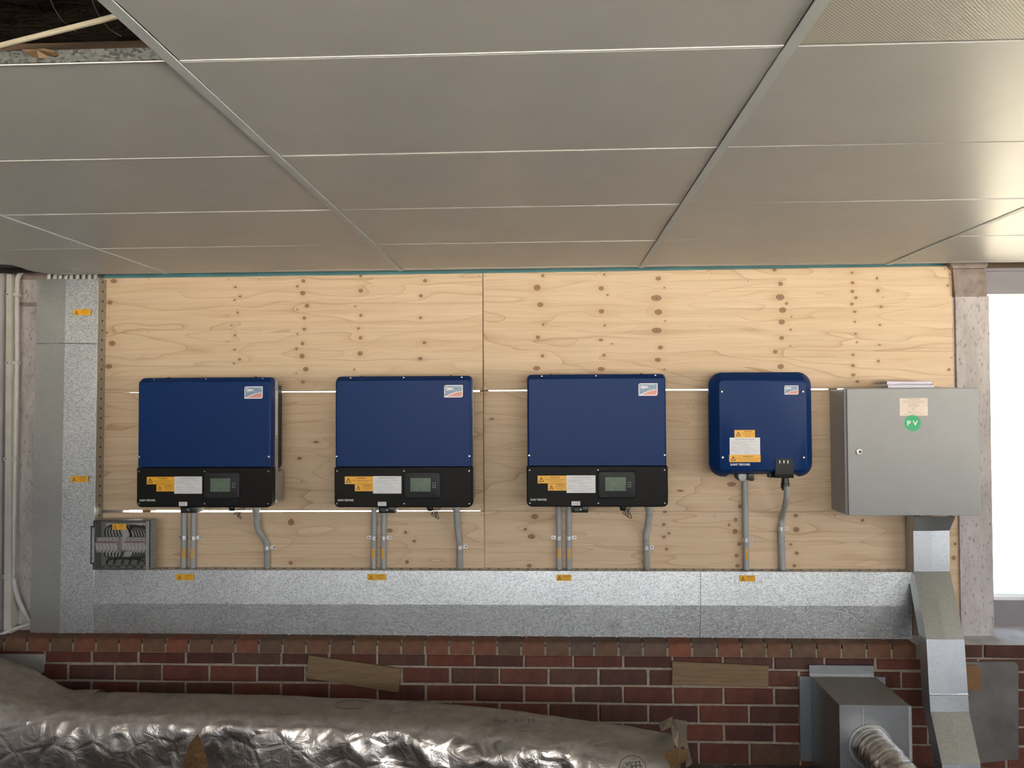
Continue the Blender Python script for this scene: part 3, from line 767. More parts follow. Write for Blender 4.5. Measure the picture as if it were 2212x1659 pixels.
sheets = []
sheets.append(ply([(222, 601), (1042, 590), (1042.6, 843), (216, 848)], 'upper left plywood sheet with brown knots, above the two left inverters'))
sheets.append(ply([(1043.6, 590), (2056, 574), (2062, 838), (1044.5, 842.5)], 'upper right plywood sheet with rows of dark knots, above third inverter and cabinet'))
sheets.append(ply([(216, 848.3), (1043, 846.4), (1044.6, 1103.2), (210, 1102)], 'middle left plywood sheet behind the two left inverters'))
sheets.append(ply([(1044.5, 845), (2062, 841), (2070, 1106.6), (1046, 1104.0)], 'middle right plywood sheet behind third inverter and small inverter'))
sheets.append(ply([(209, 1107.5), (1045.2, 1104.8), (1047, 1300), (206, 1300)], 'bottom left plywood sheet behind conduits, above the horizontal trunking'))
sheets.append(ply([(1046, 1104.3), (2070, 1106.9), (2077, 1370), (1047.6, 1370)], 'bottom right plywood sheet behind conduits of the third and small inverters'))
# studs carrying the sheets
for u, lab in ((1046, 'timber stud behind the vertical plywood joint'), (318, 'timber stud behind the left end of the plywood'), (1800, 'timber stud behind the plywood at the cabinet')):
    xs = P(u, 900, YF+.016).x
    tag(MB().box(-.022, .022, 0, .06, 0, CZ-ZS-.02).build('timber_stud', M['offcut'], loc=(xs, YF+.0155, ZS), smooth=0), lab, 'stud')
nm = MB(); n = 8; r = .0024
nm.loft([([(r*math.cos(2*PI*k/n), r*math.sin(2*PI*k/n)) for k in range(n)], .001), ([(r*math.cos(2*PI*k/n), r*math.sin(2*PI*k/n)) for k in range(n)], -.0004)])
nailm = nm.mesh('screw', M['timber'], 0)
for u, v in NAILS:
    p = P(u, v, YF)
    for o, (a, b, c, d) in sheets:
        if a <= p.x <= b and c <= p.z <= d:
            link('screw', nailm, o, (p.x-o.location.x, 0, p.z-o.location.z)); break
# bright plated screws / washers
for u, v in ((1287, 594.6), (1049, 840), (1289, 708.6), (1537.5, 706), (1293, 1109.6), (1544.5, 1114), (1803, 1112.6), (2053, 830)):
    p = P(u, v, YF)
    for o, (a, b, c, d) in sheets:
        if a <= p.x <= b and c <= p.z <= d:
            s_ = screw(o, p.x-o.location.x, p.z-o.location.z, 0, .0046, 'plated_screw'); break

# ================================================================== TRUNKING
YT = 4.052   # face of the trunking
# vertical trunking, left
t = thing('cable_trunking', P(140, 1371, YT), 'tall galvanised cable trunking down the left side, behind grey breaker box', 'trunking'); L = t.location.copy()


def vlid(vt, vb, uL, uM, uR, Y, mat_l, mat_r, name='lid', ridge=.006):
    """lid with a slight fold down its middle; u* = (top,bottom) pixel columns"""
    a = [P(uL[0], vt, Y), P(uL[1], vb, Y), P(uM[0], vt, Y), P(uM[1], vb, Y), P(uR[0], vt, Y), P(uR[1], vb, Y)]
    for k in (2, 3): a[k].y -= ridge
    th = Vector((0, .004, 0)); out = []
    for q, mt in (((1, 3, 2, 0), mat_l), ((3, 5, 4, 2), mat_r)):
        mb = MB(); p = [a[i]-L for i in q]
        mb.add(p+[x+th for x in p], [(0, 1, 2, 3), (7, 6, 5, 4), (0, 4, 5, 1), (1, 5, 6, 2), (2, 6, 7, 3), (3, 7, 4, 0)])
        o = mb.build(name, mt, t, smooth=0); out.append(o)
    return out


def ucol(u0, u1, v, v0=600, v1=1371): return u0+(u1-u0)*(v-v0)/(v1-v0)


for va, vb in ((603, 741.5), (743, 1371)):
    vlid(va, vb, (ucol(80, 65, va), ucol(80, 65, vb)), (ucol(144, 130, va), ucol(144, 130, vb)), (ucol(213, 201, va), ucol(213, 201, vb)), YT, M['galv_plain'], M['galv'])
q = [P(ucol(213, 201, v), v, YT) for v in (600, 1371)]
mb = MB(); a, b = q[0]-L, q[1]-L   # right wall of the trunking
zoff = Vector((.0, 0, 0))
mb.add([b, a, a+Vector((0, YF-YT-.001, 0)), b+Vector((0, YF-YT-.001, 0)), b-Vector((.003, 0, 0)), a-Vector((.003, 0, 0)), a+Vector((-.003, YF-YT-.001, 0)), b+Vector((-.003, YF-YT-.001, 0))],
       [(0, 3, 2, 1), (4, 5, 6, 7), (0, 1, 5, 4), (2, 3, 7, 6), (1, 2, 6, 5), (0, 4, 7, 3)])
o = mb.build('side_wall', M['galv_plain'], t, smooth=0); fixn(o.data)
mb = MB(); mb.add([b+Vector((-.002, -.004, 0)), a+Vector((-.002, -.004, 0)), a+Vector((.0015, -.004, 0)), b+Vector((.0015, -.004, 0)), b+Vector((-.002, 0, 0)), a+Vector((-.002, 0, 0)), a+Vector((.0015, 0, 0)), b+Vector((.0015, 0, 0))],
                  [(0, 3, 2, 1), (4, 5, 6, 7), (0, 1, 5, 4), (2, 3, 7, 6), (1, 2, 6, 5), (0, 4, 7, 3)])
o = mb.build('folded_edge', M['galv_edge'], t, smooth=0); fixn(o.data)
ql = [P(ucol(80, 65, v), v, YT)-L for v in (603, 1371)]
mb = MB(); a, b = ql
mb.add([b, a, a+Vector((0, .07, 0)), b+Vector((0, .07, 0)), b+Vector((.003, 0, 0)), a+Vector((.003, 0, 0)), a+Vector((.003, .07, 0)), b+Vector((.003, .07, 0))], [(0, 3, 2, 1), (4, 5, 6, 7), (0, 1, 5, 4), (2, 3, 7, 6), (1, 2, 6, 5), (0, 4, 7, 3)])
o = mb.build('side_wall', M['galv_plain'], t, smooth=0); fixn(o.data)
hm = MB(); hm.cyl((0, 0, 0), .0055, .0004, 'x', 10); hm_ = hm.mesh('knockout_hole', M['dark'], 0)
for k in range(26):
    v = 606.5+21.2*k
    if v > 1118: break
    p = P(ucol(213, 201, v), v, YT)-L; o = link('knockout_hole', hm_, t, (p.x+.0006, .04, p.z))
for u0, v0, u1, v1 in ((157, 668, 197, 681), (152, 1028, 191.5, 1041.5)):
    p = P((u0+u1)/2, (v0+v1)/2, YT-.005)-L; s_ = (YT)/F
    o = sticker('y_duct', t, p.x, p.z, p.y, (u1-u0)*s_, (v1-v0)*s_)
# conduit stubs rising out of its top
for i, u in enumerate((106, 119, 130.5, 143, 154.5, 167.5, 181, 194, 206)):
    a = P(u-.8, 604, 4.085); b = P(u+6 if i < 4 else u+2.5, 560, 4.085); mb = MB(); mb.sweep([(0, 0, 0), b-a], .0115, 12)
    tag(mb.build('conduit_stub', M['pvc_white'], loc=a), 'pale conduit stub above the left trunking, %s of nine' % ('leftmost', 'second from left', 'third from left', 'fourth from left', 'middle one', 'fourth from right', 'third from right', 'second from right', 'rightmost')[i], 'conduit', 'row of conduit stubs above the left trunking')
# horizontal trunking
t = thing('cable_trunking', P(1085, 1376, YT), 'long galvanised cable trunking running horizontally under all the inverters', 'trunking'); L = t.location.copy()


def hl(u, l0, l1, u0=202, u1=1970): return l0+(l1-l0)*(u-u0)/(u1-u0)


for ua, ub in ((202, 1512.3), (1513.3, 1970)):
    A = [P(u, hl(u, a, b), YT)-L for a, b in ((1230.5, 1236), (1303, 1308.5), (1372, 1382)) for u in (ua, ub)]
    for k in (2, 3): A[k].y -= .007
    for k in (4, 5): A[k].y += .001
    th = Vector((0, .004, 0))
    for q, mt in (((2, 3, 1, 0), 'galv'), ((4, 5, 3, 2), 'galv')):
        p = [A[i] for i in q]; mb = MB(); mb.add(p+[x+th for x in p], [(0, 1, 2, 3), (7, 6, 5, 4), (0, 4, 5, 1), (1, 5, 6, 2), (2, 6, 7, 3), (3, 7, 4, 0)]); mb.build('lid', M[mt], t, smooth=0)
A = [P(202, 1230.5, YT)-L, P(1970, 1236, YT)-L]; D = Vector((0, YF-YT-.001, 0)); dz = Vector((0, 0, -.003))
mb = MB(); mb.add([A[0], A[1], A[1]+D, A[0]+D, A[0]+dz, A[1]+dz, A[1]+D+dz, A[0]+D+dz], [(0, 1, 2, 3), (7, 6, 5, 4), (0, 4, 5, 1), (1, 5, 6, 2), (2, 6, 7, 3), (3, 7, 4, 0)]); o = mb.build('top_wall', M['galv_plain'], t, smooth=0); fixn(o.data)
A = [P(202, 1371, YT)-L, P(1970, 1381, YT)-L]
mb = MB(); mb.add([A[0], A[1], A[1]+D, A[0]+D, A[0]+dz*-1, A[1]-dz, A[1]+D-dz, A[0]+D-dz], [(0, 1, 2, 3), (7, 6, 5, 4), (0, 4, 5, 1), (1, 5, 6, 2), (2, 6, 7, 3), (3, 7, 4, 0)]); o = mb.build('bottom_wall', M['galv_plain'], t, smooth=0); fixn(o.data)
A = P(1970, 1236, YT)-L; B = P(1970, 1381, YT)-L
mb = MB(); mb.add([A, B, B+D, A+D, A-Vector((.003, 0, 0)), B-Vector((.003, 0, 0)), B+D-Vector((.003, 0, 0)), A+D-Vector((.003, 0, 0))], [(0, 1, 2, 3), (7, 6, 5, 4), (0, 4, 5, 1), (1, 5, 6, 2), (2, 6, 7, 3), (3, 7, 4, 0)]); o = mb.build('end_cap', M['galv_plain'], t, smooth=0); fixn(o.data)
hm = MB(); hm.box(-.007, .007, -.006, .006, 0, .0004); hm_ = hm.mesh('knockout_slot', M['dark'], 0)
k = 0; u = 352
while u < 1960:
    p = P(u, hl(u, 1230.5, 1236), YT)-L; link('knockout_slot', hm_, t, (p.x, .045, p.z+.0002)); u += 21.3
for u0, v0, u1, v1 in ((380, 1240, 419.5, 1253), (794, 1240, 834, 1253), (1202, 1241.5, 1234, 1254.5), (1598, 1243, 1631, 1256)):
    p = P((u0+u1)/2, (v0+v1)/2, YT-.004)-L; s_ = YT/F
    sticker('y_duct', t, p.x, p.z, p.y-.001, (u1-u0)*s_, (v1-v0)*s_)

# chute at the right: folded galvanised trunking coming forward over the brick ledge
Yc = [4.03, 4.03, 3.79, 3.77, 3.765, 3.56, 3.55]
prof = [((1973, 1147), (2051, 1146)), ((1974.5, 1234), (2052, 1234)), ((2001, 1381), (2083, 1381)), ((2007.5, 1500), (2091, 1500)), ((2010, 1537), (2093.5, 1537)), ((2035, 1652), (2118, 1650)), ((2037, 1720), (2120, 1720))]
prof = [(a, b, y) for (a, b), y in zip(prof, Yc)]
t = thing('cable_trunking', P(2040, 1655, 3.6), 'cranked galvanised trunking dropping from the grey cabinet over the brick ledge', 'trunking'); L = t.location.copy()
R = []
top = [P(1976, 1116, 3.97), P(2064, 1116, 3.97)]
rows = [(top[0], top[1])]+[(P(a[0], a[1], y), P(b[0], b[1], y)) for a, b, y in prof]
names = ['throat', 'upper_face', 'sloped_face', 'middle_face', 'joint_face', 'lower_face', 'foot_face']
mats = ['galv_plain', 'galv_shiny', 'galv_plain', 'galv_shiny', 'galv_shiny', 'galv_plain', 'galv_shiny']
for k in range(len(rows)-1):
    (a, b), (c, d) = rows[k], rows[k+1]; m1, m2 = (a+b)/2, (c+d)/2
    if k > 0: m1 = m1+Vector((0, -.005, 0))
    m2 = m2+Vector((0, -.005, 0))
    mb = MB(); e = Vector((0, .003, 0))
    for q in ((c, m2, m1, a), (m2, d, b, m1)):
        p = [x-L for x in q]; mb.add(p+[x+e for x in p], [(0, 1, 2, 3), (7, 6, 5, 4), (0, 4, 5, 1), (1, 5, 6, 2), (2, 6, 7, 3), (3, 7, 4, 0)])
    o = mb.build(names[k], M[mats[k]], t, smooth=0)
for s_, nm in ((0, 'side_wall'), (1, 'side_wall')):
    mb = MB(); ft = [r[s_]-L for r in rows]; bk = [x+Vector((0, .075, 0)) for x in ft]
    n = len(ft); e = Vector((.002 if s_ == 0 else -.002, 0, 0))
    vs = ft+bk+[x+e for x in ft]+[x+e for x in bk]; fs = []
    for k in range(n-1):
        fs += [(k, k+1, k+1+n, k+n), (k+2*n, k+3*n, k+1+3*n, k+1+2*n), (k, k+2*n, k+1+2*n, k+1), (k+n, k+n+1, k+1+3*n, k+3*n)]
    mb.add(vs, fs); o = mb.build(nm, M['galv_plain'], t, smooth=0); fixn(o.data)
for k in (4,):   # slip joint line
    a, b = rows[k]; mb = MB(); p = a-L; q = b-L; z = Vector((0, 0, .0015)); y = Vector((0, -.007, 0)); y2 = Vector((0, .0, 0))
    mb.add([p-z+y, q-z+y, q+z+y, p+z+y, p-z+y2, q-z+y2, q+z+y2, p+z+y2], [(0, 1, 2, 3), (7, 6, 5, 4), (0, 4, 5, 1), (1, 5, 6, 2), (2, 6, 7, 3), (3, 7, 4, 0)]); mb.build('joint_strip', M['galv_edge'], t, smooth=0)
o = pprism([(1972, 1238), (2008, 1238), (2008, 1379), (1972, 1379)], YF-.012, YF-.001).build('gap_shade_strip', M['timber'], smooth=0)  # dark strip put in for the deep shade of the narrow gap
tag(o, 'dark strip standing in for shade in the gap between horizontal trunking end and cranked trunking', 'board')
# slotted strip beside it
t2q = [(1960.5, 1118), (1970.5, 1118), (1973, 1236), (1962, 1235)]
t = thing('slotted_channel', P(1966, 1236, YF-.03), 'narrow slotted galvanised channel left of the cranked trunking under the cabinet', 'channel'); L = t.location.copy()
o = pprism(t2q, YF-.03, YF-.001).build('channel_body', M['galv_plain'], t, smooth=0); o.location = -L
for k in range(5):
    p = P(1964.5+k*.8, 1122+k*22.7, YF-.03)-L; mb = MB(); mb.cyl((0, -.0004, 0), .004, .0004, 'y', 10); mb.build('slot_hole', M['dark'], t, loc=p, smooth=0)

# ================================================================== INVERTERS
HW, HH = .3375, .640
YI = 3.864
_shared = {}


def sh(key, fn):
    if key not in _shared: _shared[key] = fn()
    return _shared[key]


def rate_ink():
    mb = MB()
    for k in range(16): z = -.10+k*.0128; mb.box(.0006, .0009, -.009, random.uniform(0, .010), z, z+.003)
    return mb.mesh('lettering', M['ink_grey'], 0)


def big_inverter(uL, uR, vB, label):
    c = P((uL+uR)/2, vB, YI); t = thing('solar_inverter', (c.x, YF, c.z), label, 'inverter', 'large blue and black solar inverters')
    yf = YI-YF   # -0.264

    def lid():
        x = HW-.003; zs = .195
        A = rrect(-x, x, zs, HH-.002, 0, 5, (.001, .001, .020, .020)); B = rrect(-x, x, zs, HH-.004, 0, 5, (.001, .001, .020, .020))
        C_ = rrect(-x+.003, x-.003, zs+.001, HH-.020, 0, 5, (.001, .001, .014, .014)); Dd = rrect(-x+.010, x-.010, zs+.003, HH-.026, 0, 5, (.001, .001, .010, .010))
        mb = MB(); mb.loft([(A, yf+.055), (B, yf+.030), (C_, yf+.006), (Dd, yf)]); return mb.mesh('front_lid', M['blue'], 25)
    lid_o = link('front_lid', sh('lid', lid), t)

    def topb():
        mb = MB(); x = HW-.006
        mb.add([(-x+.012, yf+.0105, HH-.0185), (x-.012, yf+.0105, HH-.0185), (x-.02, yf+.032, HH-.003), (-x+.02, yf+.032, HH-.003),
                (-x+.012, yf+.020, HH-.0185), (x-.012, yf+.020, HH-.0185), (x-.02, yf+.040, HH-.003), (-x+.02, yf+.040, HH-.003)], [(0, 1, 2, 3), (7, 6, 5, 4), (0, 4, 5, 1), (1, 5, 6, 2), (2, 6, 7, 3), (3, 7, 4, 0)])
        return mb.mesh('top_bevel', M['bezel'], 0)
    link('top_bevel', sh('topb', topb), t)

    def base():
        mb = MB(); x = HW
        A = rrect(-x, x, 0, .193, 0, 6, (.024, .024, .001, .001)); C_ = rrect(-x+.005, x-.005, .005, .192, 0, 6, (.021, .021, .001, .001))
        mb.loft([(A, yf+.055), (A, yf+.006), (C_, yf+.0)]); return mb.mesh('lower_cover', M['black'], 25)
    cov = link('lower_cover', sh('base', base), t)

    def cas():
        mb = MB(); x = HW-.004
        mb.loft([(rrect(-x, x, .008, HH-.006, .02, 4), yf+.105), (rrect(-x, x, .008, HH-.006, .02, 4), yf+.052)])
        mb.box(-x+.002, x-.002, yf+.10, yf+.19, .03, .165); return mb.mesh('rear_casing', M['grey_cast'], 25)
    link('rear_casing', sh('cas', cas), t)

    def fins():
        mb = MB(); x = HW-.019
        mb.loft([(rrect(-x, x, .17, HH-.035, .03, 4), yf+.205), (rrect(-x, x, .17, HH-.035, .03, 4), yf+.10)])
        for k in range(34):
            z = .19+k*.0122; mb.box(x-.002, x+.003, yf+.108, yf+.196, z, z+.004); mb.box(-x-.003, -x+.002, yf+.108, yf+.196, z, z+.004)
        return mb.mesh('heat_sink', M['bezel'], 0)
    link('heat_sink', sh('fins', fins), t)

    for z in (.12, .45): link('wall_bracket', sh('wbrk', lambda: MB().box(-.2, .2, yf+.20, -.0005, 0, .08).mesh('wall_bracket', M['galv_plain'], 0)), t, (0, 0, z))

    for sx in (-1, 1):
        link('fan_cover', sh(('fan', sx), lambda: MB().cbox(*sorted((sx*(HW-.06), sx*(HW-.015))), yf+.12, yf+.215, .012, .080, .006).mesh('fan_cover', M['grey_cast'], 0)), t)
    o = link('rating_plate', sh('rate', lambda: MB().box(0, .0006, -.012, .012, -.11, .11).mesh('rating_plate', M['white_lab'], 0)), t, (HW-.0038, yf+.080, .46))
    link('lettering', sh('ratel', rate_ink), o)
    # hooks on top
    hk = MB(); hk.box(-.005, .005, 0, .012, 0, .008)
    for x in (-.22, .225): link('lifting_hook', sh('hook', lambda: hk.mesh('lifting_hook', M['black_plastic'], 0)), t, (x, yf+.08, HH-.006))
    # screws
    for x in (-HW+.012, HW-.0145): screw(lid_o, x, .247, yf+.0005, .0058)
    for x in (-.262, .0, .285): screw(t, x, HH-.0115, yf+.020, .0048)
    for x in (-HW+.014, .005, HW-.016):
        for z in (.176, .018): screw(cov, x, z, yf-.0003, .0042)
    # display

    def bez():
        mb = MB(); rbox(mb, -.0875, .0875, -.062, .062, .002, -.010, .012, .004); return mb.mesh('display_bezel', M['bezel'], 25)
    bz = link('display_bezel', sh('bez', bez), t, (.094, yf, .107))

    def shadow_gap():
        mb = MB(); rbox(mb, -.094, .094, -.069, .067, .001, -.0015, .014, .001); return mb.mesh('display_shadow_gap', M['dark'], 25)  # dark plate draws the shadow gap round the bezel
    link('display_shadow_gap', sh('sg', shadow_gap), t, (.094, yf, .107))
    sc = link('screen', sh('scr', lambda: MB().box(-.049, .049, -.0115, -.009, -.0325, .0325).mesh('screen', M['lcd'], 0)), bz, (-.007, 0, .003))

    def seg():
        mb = MB(); y = -.0119
        for z in (.026, .018, .009, -.003): mb.box(-.002, .042, y, -.0114, z, z+.0009)
        mb.box(-.008, -.004, y, -.0114, .019, .026)
        for x in (-.042, -.008, .038): mb.box(x, x+.008, y, -.0114, -.024, -.0225); mb.box(x+.001, x+.003, y, -.0114, -.022, -.014); mb.box(x+.005, x+.007, y, -.0114, -.022, -.016)
        mb.box(-.045, .045, y, -.0114, -.0115, -.0107)
        return mb.mesh('display_segments', M['lcd_ink'], 0)
    link('display_segments', sh('seg', seg), bz, (-.007, 0, .003))
    ic = sh('icon', lambda: MB().cyl((0, -.0112, 0), .0022, .0015, 'y', 10).mesh('indicator', M['grey_cast'], 0))
    for x in (.054, .064):
        for z in (.0105, .0, -.0095): link('indicator', ic, bz, (x, 0, z))
    k = .002235; cx = 870.5; bz_ = 1096
    for kind, u0, v0, u1, v1, nm in (('y_wide', 743, 1029, 805, 1045.5, 'warning_label'), ('y_small', 765, 1046, 805, 1061, 'warning_label'), ('w_proc', 805, 1028.5, 867, 1066, 'procedure_label'), ('w_small', 815.5, 1084, 834, 1093, 'switch_label')):
        sticker(kind, t, ((u0+u1)/2-cx)*k, (bz_-(v0+v1)/2)*k, yf-.0003, (u1-u0)*k, (v1-v0)*k, 0, nm)
    mb = MB()
    o = link('nameplate_lettering', sh('stp', lambda: put_text(MB(), 'SUNNY TRIPOWER', 0, 0, 0, w=.079, h=.0098, bold=True).mesh('nameplate_lettering', M['white_ink'], 0)), t, (-.281, yf-.0004, .0345))
    logo(t, .247, .561, yf-.0005, .0905, .0595)
    # switch, gland, wires

    def sw():
        mb = MB(); rbox(mb, -.041, .041, -.030, .004, .10, .012, .004, .006); mb.cbox(-.030, .012, .004, .02, -.024, -.002, .003); return mb.mesh('dc_switch', M['black_plastic'], 25)
    s_ = link('dc_switch', sh('sw', sw), t, (-.083, yf, 0)); screw(s_, .003, -.013, .004, .0050)

    def gl():
        mb = MB(); mb.sweep([(0, .04, .006), (0, .04, -.006), (0, .04, -.007), (0, .04, -.022)], [.020, .020, .017, .013], 14); return mb.mesh('cable_gland', M['black_plastic'], 25)
    g_ = link('cable_gland', sh('gl', gl), t, (.126, yf, 0))

    def wr():
        mb = MB()
        for a in (0, .012, .02):
            mb.sweep(smooth_path([(.004+a, .04, -.012), (.012+a*1.5, .05, -.040-a), (.002+a, .07, -.040-a*.5), (.024+a, .10, -.010), (.03+a, .12, .03)], 6), .0016, 6)
        return mb.mesh('loose_wires', M['wire'], 40)
    link('loose_wires', sh('wr', wr), g_)

    def teeth():
        mb = MB()
        for j in range(44):
            x = .012+j*.0068; mb.add([(x, yf+.02, .001), (x+.0046, yf+.02, .001), (x+.0023, yf+.02, -.004), (x, yf+.05, .001), (x+.0046, yf+.05, .001), (x+.0023, yf+.05, -.004)], [(0, 2, 1), (3, 4, 5), (0, 3, 5, 2), (1, 2, 5, 4), (0, 1, 4, 3)])
        return mb.mesh('vent_teeth', M['black'], 0)
    tag(link('vent_teeth', sh('teeth', teeth), t), kind='stuff')
    return t


def logo(parent, x, z, y, w, h):
    """white-edged badge, blue field with a red rising segment and three letters"""
    def pl():
        mb = MB(); mb.loft([(rrect(-w/2, w/2, -h/2, h/2, 0, 5, (.0006, h*.16, .0006, h*.16)), 0), (rrect(-w/2, w/2, -h/2, h/2, 0, 5, (.0006, h*.16, .0006, h*.16)), -.0006)]); return mb.mesh('brand_badge', M['white_ink'], 0)
    o = link('brand_badge', sh(('pl', w), pl), parent, (x, y, z))
    e = h*.06

    def blue():
        a, b, c, d = -w/2+e, w/2-e, -h/2+e, h/2-e; n = 14; cur = [(a+(b-a)*i/n, c+(d-c)*(.50*math.sin(.5*PI*i/n))) for i in range(n+1)]
        poly = [(a, d-.0)]+cur+[(b, d)]
        mb = MB(); mb.add([(p[0], -.0009, p[1]) for p in poly], [tuple(range(len(poly)))]); return mb.mesh('badge_field', M['badge_blue'], 0)

    def red():
        a, b, c, d = -w/2+e, w/2-e, -h/2+e, h/2-e; n = 14; cur = [(a+w*.04+(b-a-w*.04)*i/n, c+(d-c)*(.50*math.sin(.5*PI*i/n)-.045)) for i in range(1, n+1)]
        poly = [(a+w*.06, c), (b-h*.12, c), (b-h*.03, c+h*.04), (b, c+h*.14)]+list(reversed(cur))
        mb = MB(); mb.add([(p[0], -.0009, p[1]) for p in poly], [tuple(range(len(poly)))]); return mb.mesh('badge_segment', M['badge_red'], 0)
    link('badge_field', sh(('bf', w), blue), o); link('badge_segment', sh(('br', w), red), o)
    link('lettering', sh(('sma', w), lambda: put_text(MB(), 'SMA', -w*.20, h*.20, -.0013, w=w*.42, h=h*.24, bold=True).mesh('lettering', M['white_ink'], 0)), o)
    return o


M['badge_blue'] = simple('badge_blue', (.20, .29, .42, 1), .38, 0, .5, var=.4, nscale=120)  # badge blue and red paled, glossy reflection is put into the colour
M['badge_red'] = simple('badge_red', (.62, .25, .22, 1), .38, 0, .5, var=.12, nscale=90)

inv = [big_inverter(289, 590.5, 1096, 'large blue and black solar inverter furthest left, its grey heat sink side showing'),
       big_inverter(720, 1021.5, 1096, 'large blue and black solar inverter second from left, just left of the plywood joint'),
       big_inverter(1138.5, 1442, 1095, 'large blue and black solar inverter third from left, between plywood joint and small inverter')]

# small inverter
YS = 3.90
k = YS/F
c = P(1648, 1024, YS); t = thing('solar_inverter', (c.x, YF, c.z), 'small all-blue solar inverter with rounded corners, beside the grey cabinet', 'inverter')
yf = YS-YF


def XZ(u, v, Y=YS):
    p = P(u, v, Y); return p.x-c.x, p.z-c.z


def s_outline(x0, x1, z0, z1, r, notch):
    o = rrect(x0, x1, z0, z1, r, 8); w_ = x1-x0
    b = [(x0+w_*.155, z0), (x0+w_*.175, z0+notch), (x0+w_*.85, z0+notch), (x0+w_*.87, z0)]
    return o[:9]+b+o[9:]


x0, z0 = XZ(1555, 1016); x1, z1 = XZ(1741.5, 820); Y2 = yf+.055
mb = MB(); e = .0385
mb.loft([(s_outline(x0-e+.012, x1+e-.012, z0-e+.012, z1+e-.012, .055, .012), yf+.13), (s_outline(x0-e, x1+e, z0-e+.004, z1+e, .066, .012), Y2+.02), (s_outline(x0-e, x1+e, z0-e+.004, z1+e, .066, .012), Y2-.004),
         (s_outline(x0-.002, x1+.002, z0-.002, z1+.002, .022, 0), yf+.003), (s_outline(x0+.002, x1-.002, z0+.002, z1-.002, .020, 0), yf)])
shell = mb.build('front_shell', M['blue'], t, smooth=35)
mb = MB(); mb.loft([(rrect(x0-.005, x1+.005, z0, z1, .03, 5), 0), (rrect(x0-.005, x1+.005, z0, z1, .03, 5), yf+.125)]); mb.build('rear_casing', M['grey_cast'], t)
for u, v in ((1559, 846), (1734, 846), (1561, 988), (1736, 988)):
    a, b = XZ(u, v); screw(shell, a, b, yf-.0003, .0066)
for kind, u0, v0, u1, v1, nm in (('y_small', 1587, 929, 1630, 945, 'warning_label'), ('w_proc', 1577, 945.5, 1641, 982, 'procedure_label'), ('y_wide', 1576, 982.5, 1642, 998, 'warning_label')):
    a, b = XZ((u0+u1)/2, (v0+v1)/2); sticker(kind, t, a, b, yf-.0003, (u1-u0)*k, (v1-v0)*k, 0, nm)
a, b = XZ(1599, 1003.5); o = link('nameplate_lettering', _shared['stp'], t, (a, yf-.0004, b)); o.scale = (1.2, 1, 1.1)
a, b = XZ(1709.5, 842.5); logo(t, a, b, yf-.0005, .066, .043)
mb = MB(); a, b = XZ(1694, 1007.5); w2 = 17.5*k; h2 = 16.5*k
mb.loft([([(a-w2-.004, b-h2), (a+w2+.004, b-h2), (a+w2, b+h2), (a-w2, b+h2)], yf+.002), ([(a-w2-.004, b-h2), (a+w2+.004, b-h2), (a+w2, b+h2), (a-w2, b+h2)], yf-.0035)])
led = mb.build('indicator_panel', M['bezel'], t, smooth=0)
mb = MB(); mb.box(a-w2-.004, a+w2+.004, yf-.0035, yf+.062, b-h2-.018, b-h2); mb.build('indicator_hood', M['black'], led, smooth=0)
for u in (1684, 1693, 1701.5):
    a, b = XZ(u, 997.5); mb = MB(); rbox(mb, -.0028, .0028, -.0075, .0075, 0, -.0006, .002, .0003); mb.build('indicator_light', M['white_lab'], led, (a, yf-.0035, b))
# connectors beneath
a, b = XZ(1604, 1026, 3.95); mb = MB(); rbox(mb, a-.029, a+.029, b-.028, b+.012, yf+.10, yf+.055, .02, .004); mb.build('dc_connector', M['black_plastic'], t)
mb = MB(); mb.cyl((a, yf+.056, b-.010), .019, -.004, 'y', 18); mb.build('connector_face', M['pvc'], t)
a, b = XZ(1624.5, 1026, 3.95); mb = MB(); rbox(mb, a-.014, a+.014, b-.030, b+.012, yf+.10, yf+.06, .008, .003); mb.build('dc_connector', M['black_plastic'], t)
a, b = XZ(1667, 1026, 3.95); mb = MB(); rbox(mb, a-.010, a+.010, b-.014, b+.012, yf+.10, yf+.06, .003, .003); mb.build('blanking_plug', M['black_plastic'], t)
a, b = XZ(1699, 1026, 3.95); mb = MB(); y = yf+.075
mb.sweep([(a, y, b+.01), (a, y, b-.018), (a, y, b-.019), (a, y, b-.040), (a, y, b-.041), (a, y, b-.066), (a, y, b-.067), (a, y, b-.076)], [.019, .019, .0165, .0175, .021, .021, .017, .016], 18); mb.build('cable_gland', M['black_plastic'], t)
a, b = XZ(1538, 980, 4.0); mb = MB(); mb.cyl((a-.012, yf+.09, b), .022, .014, 'x', 18); mb.cyl((a-.018, yf+.09, b), .012, .008, 'x', 12); mb.build('isolator_knob', M['black_plastic'], t)
mb = MB(); mb.box(a-.004, a+.001, yf+.075, yf+.10, b+.040, b+.065); mb.build('side_label', M['white_lab'], t, smooth=0)
for z in (.1, .32): MB().box(-.16, .16, yf+.12, -.0005, 0, .06).build('wall_bracket', M['galv_plain'], t, (0, 0, z), smooth=0)

# ================================================================== CONDUITS


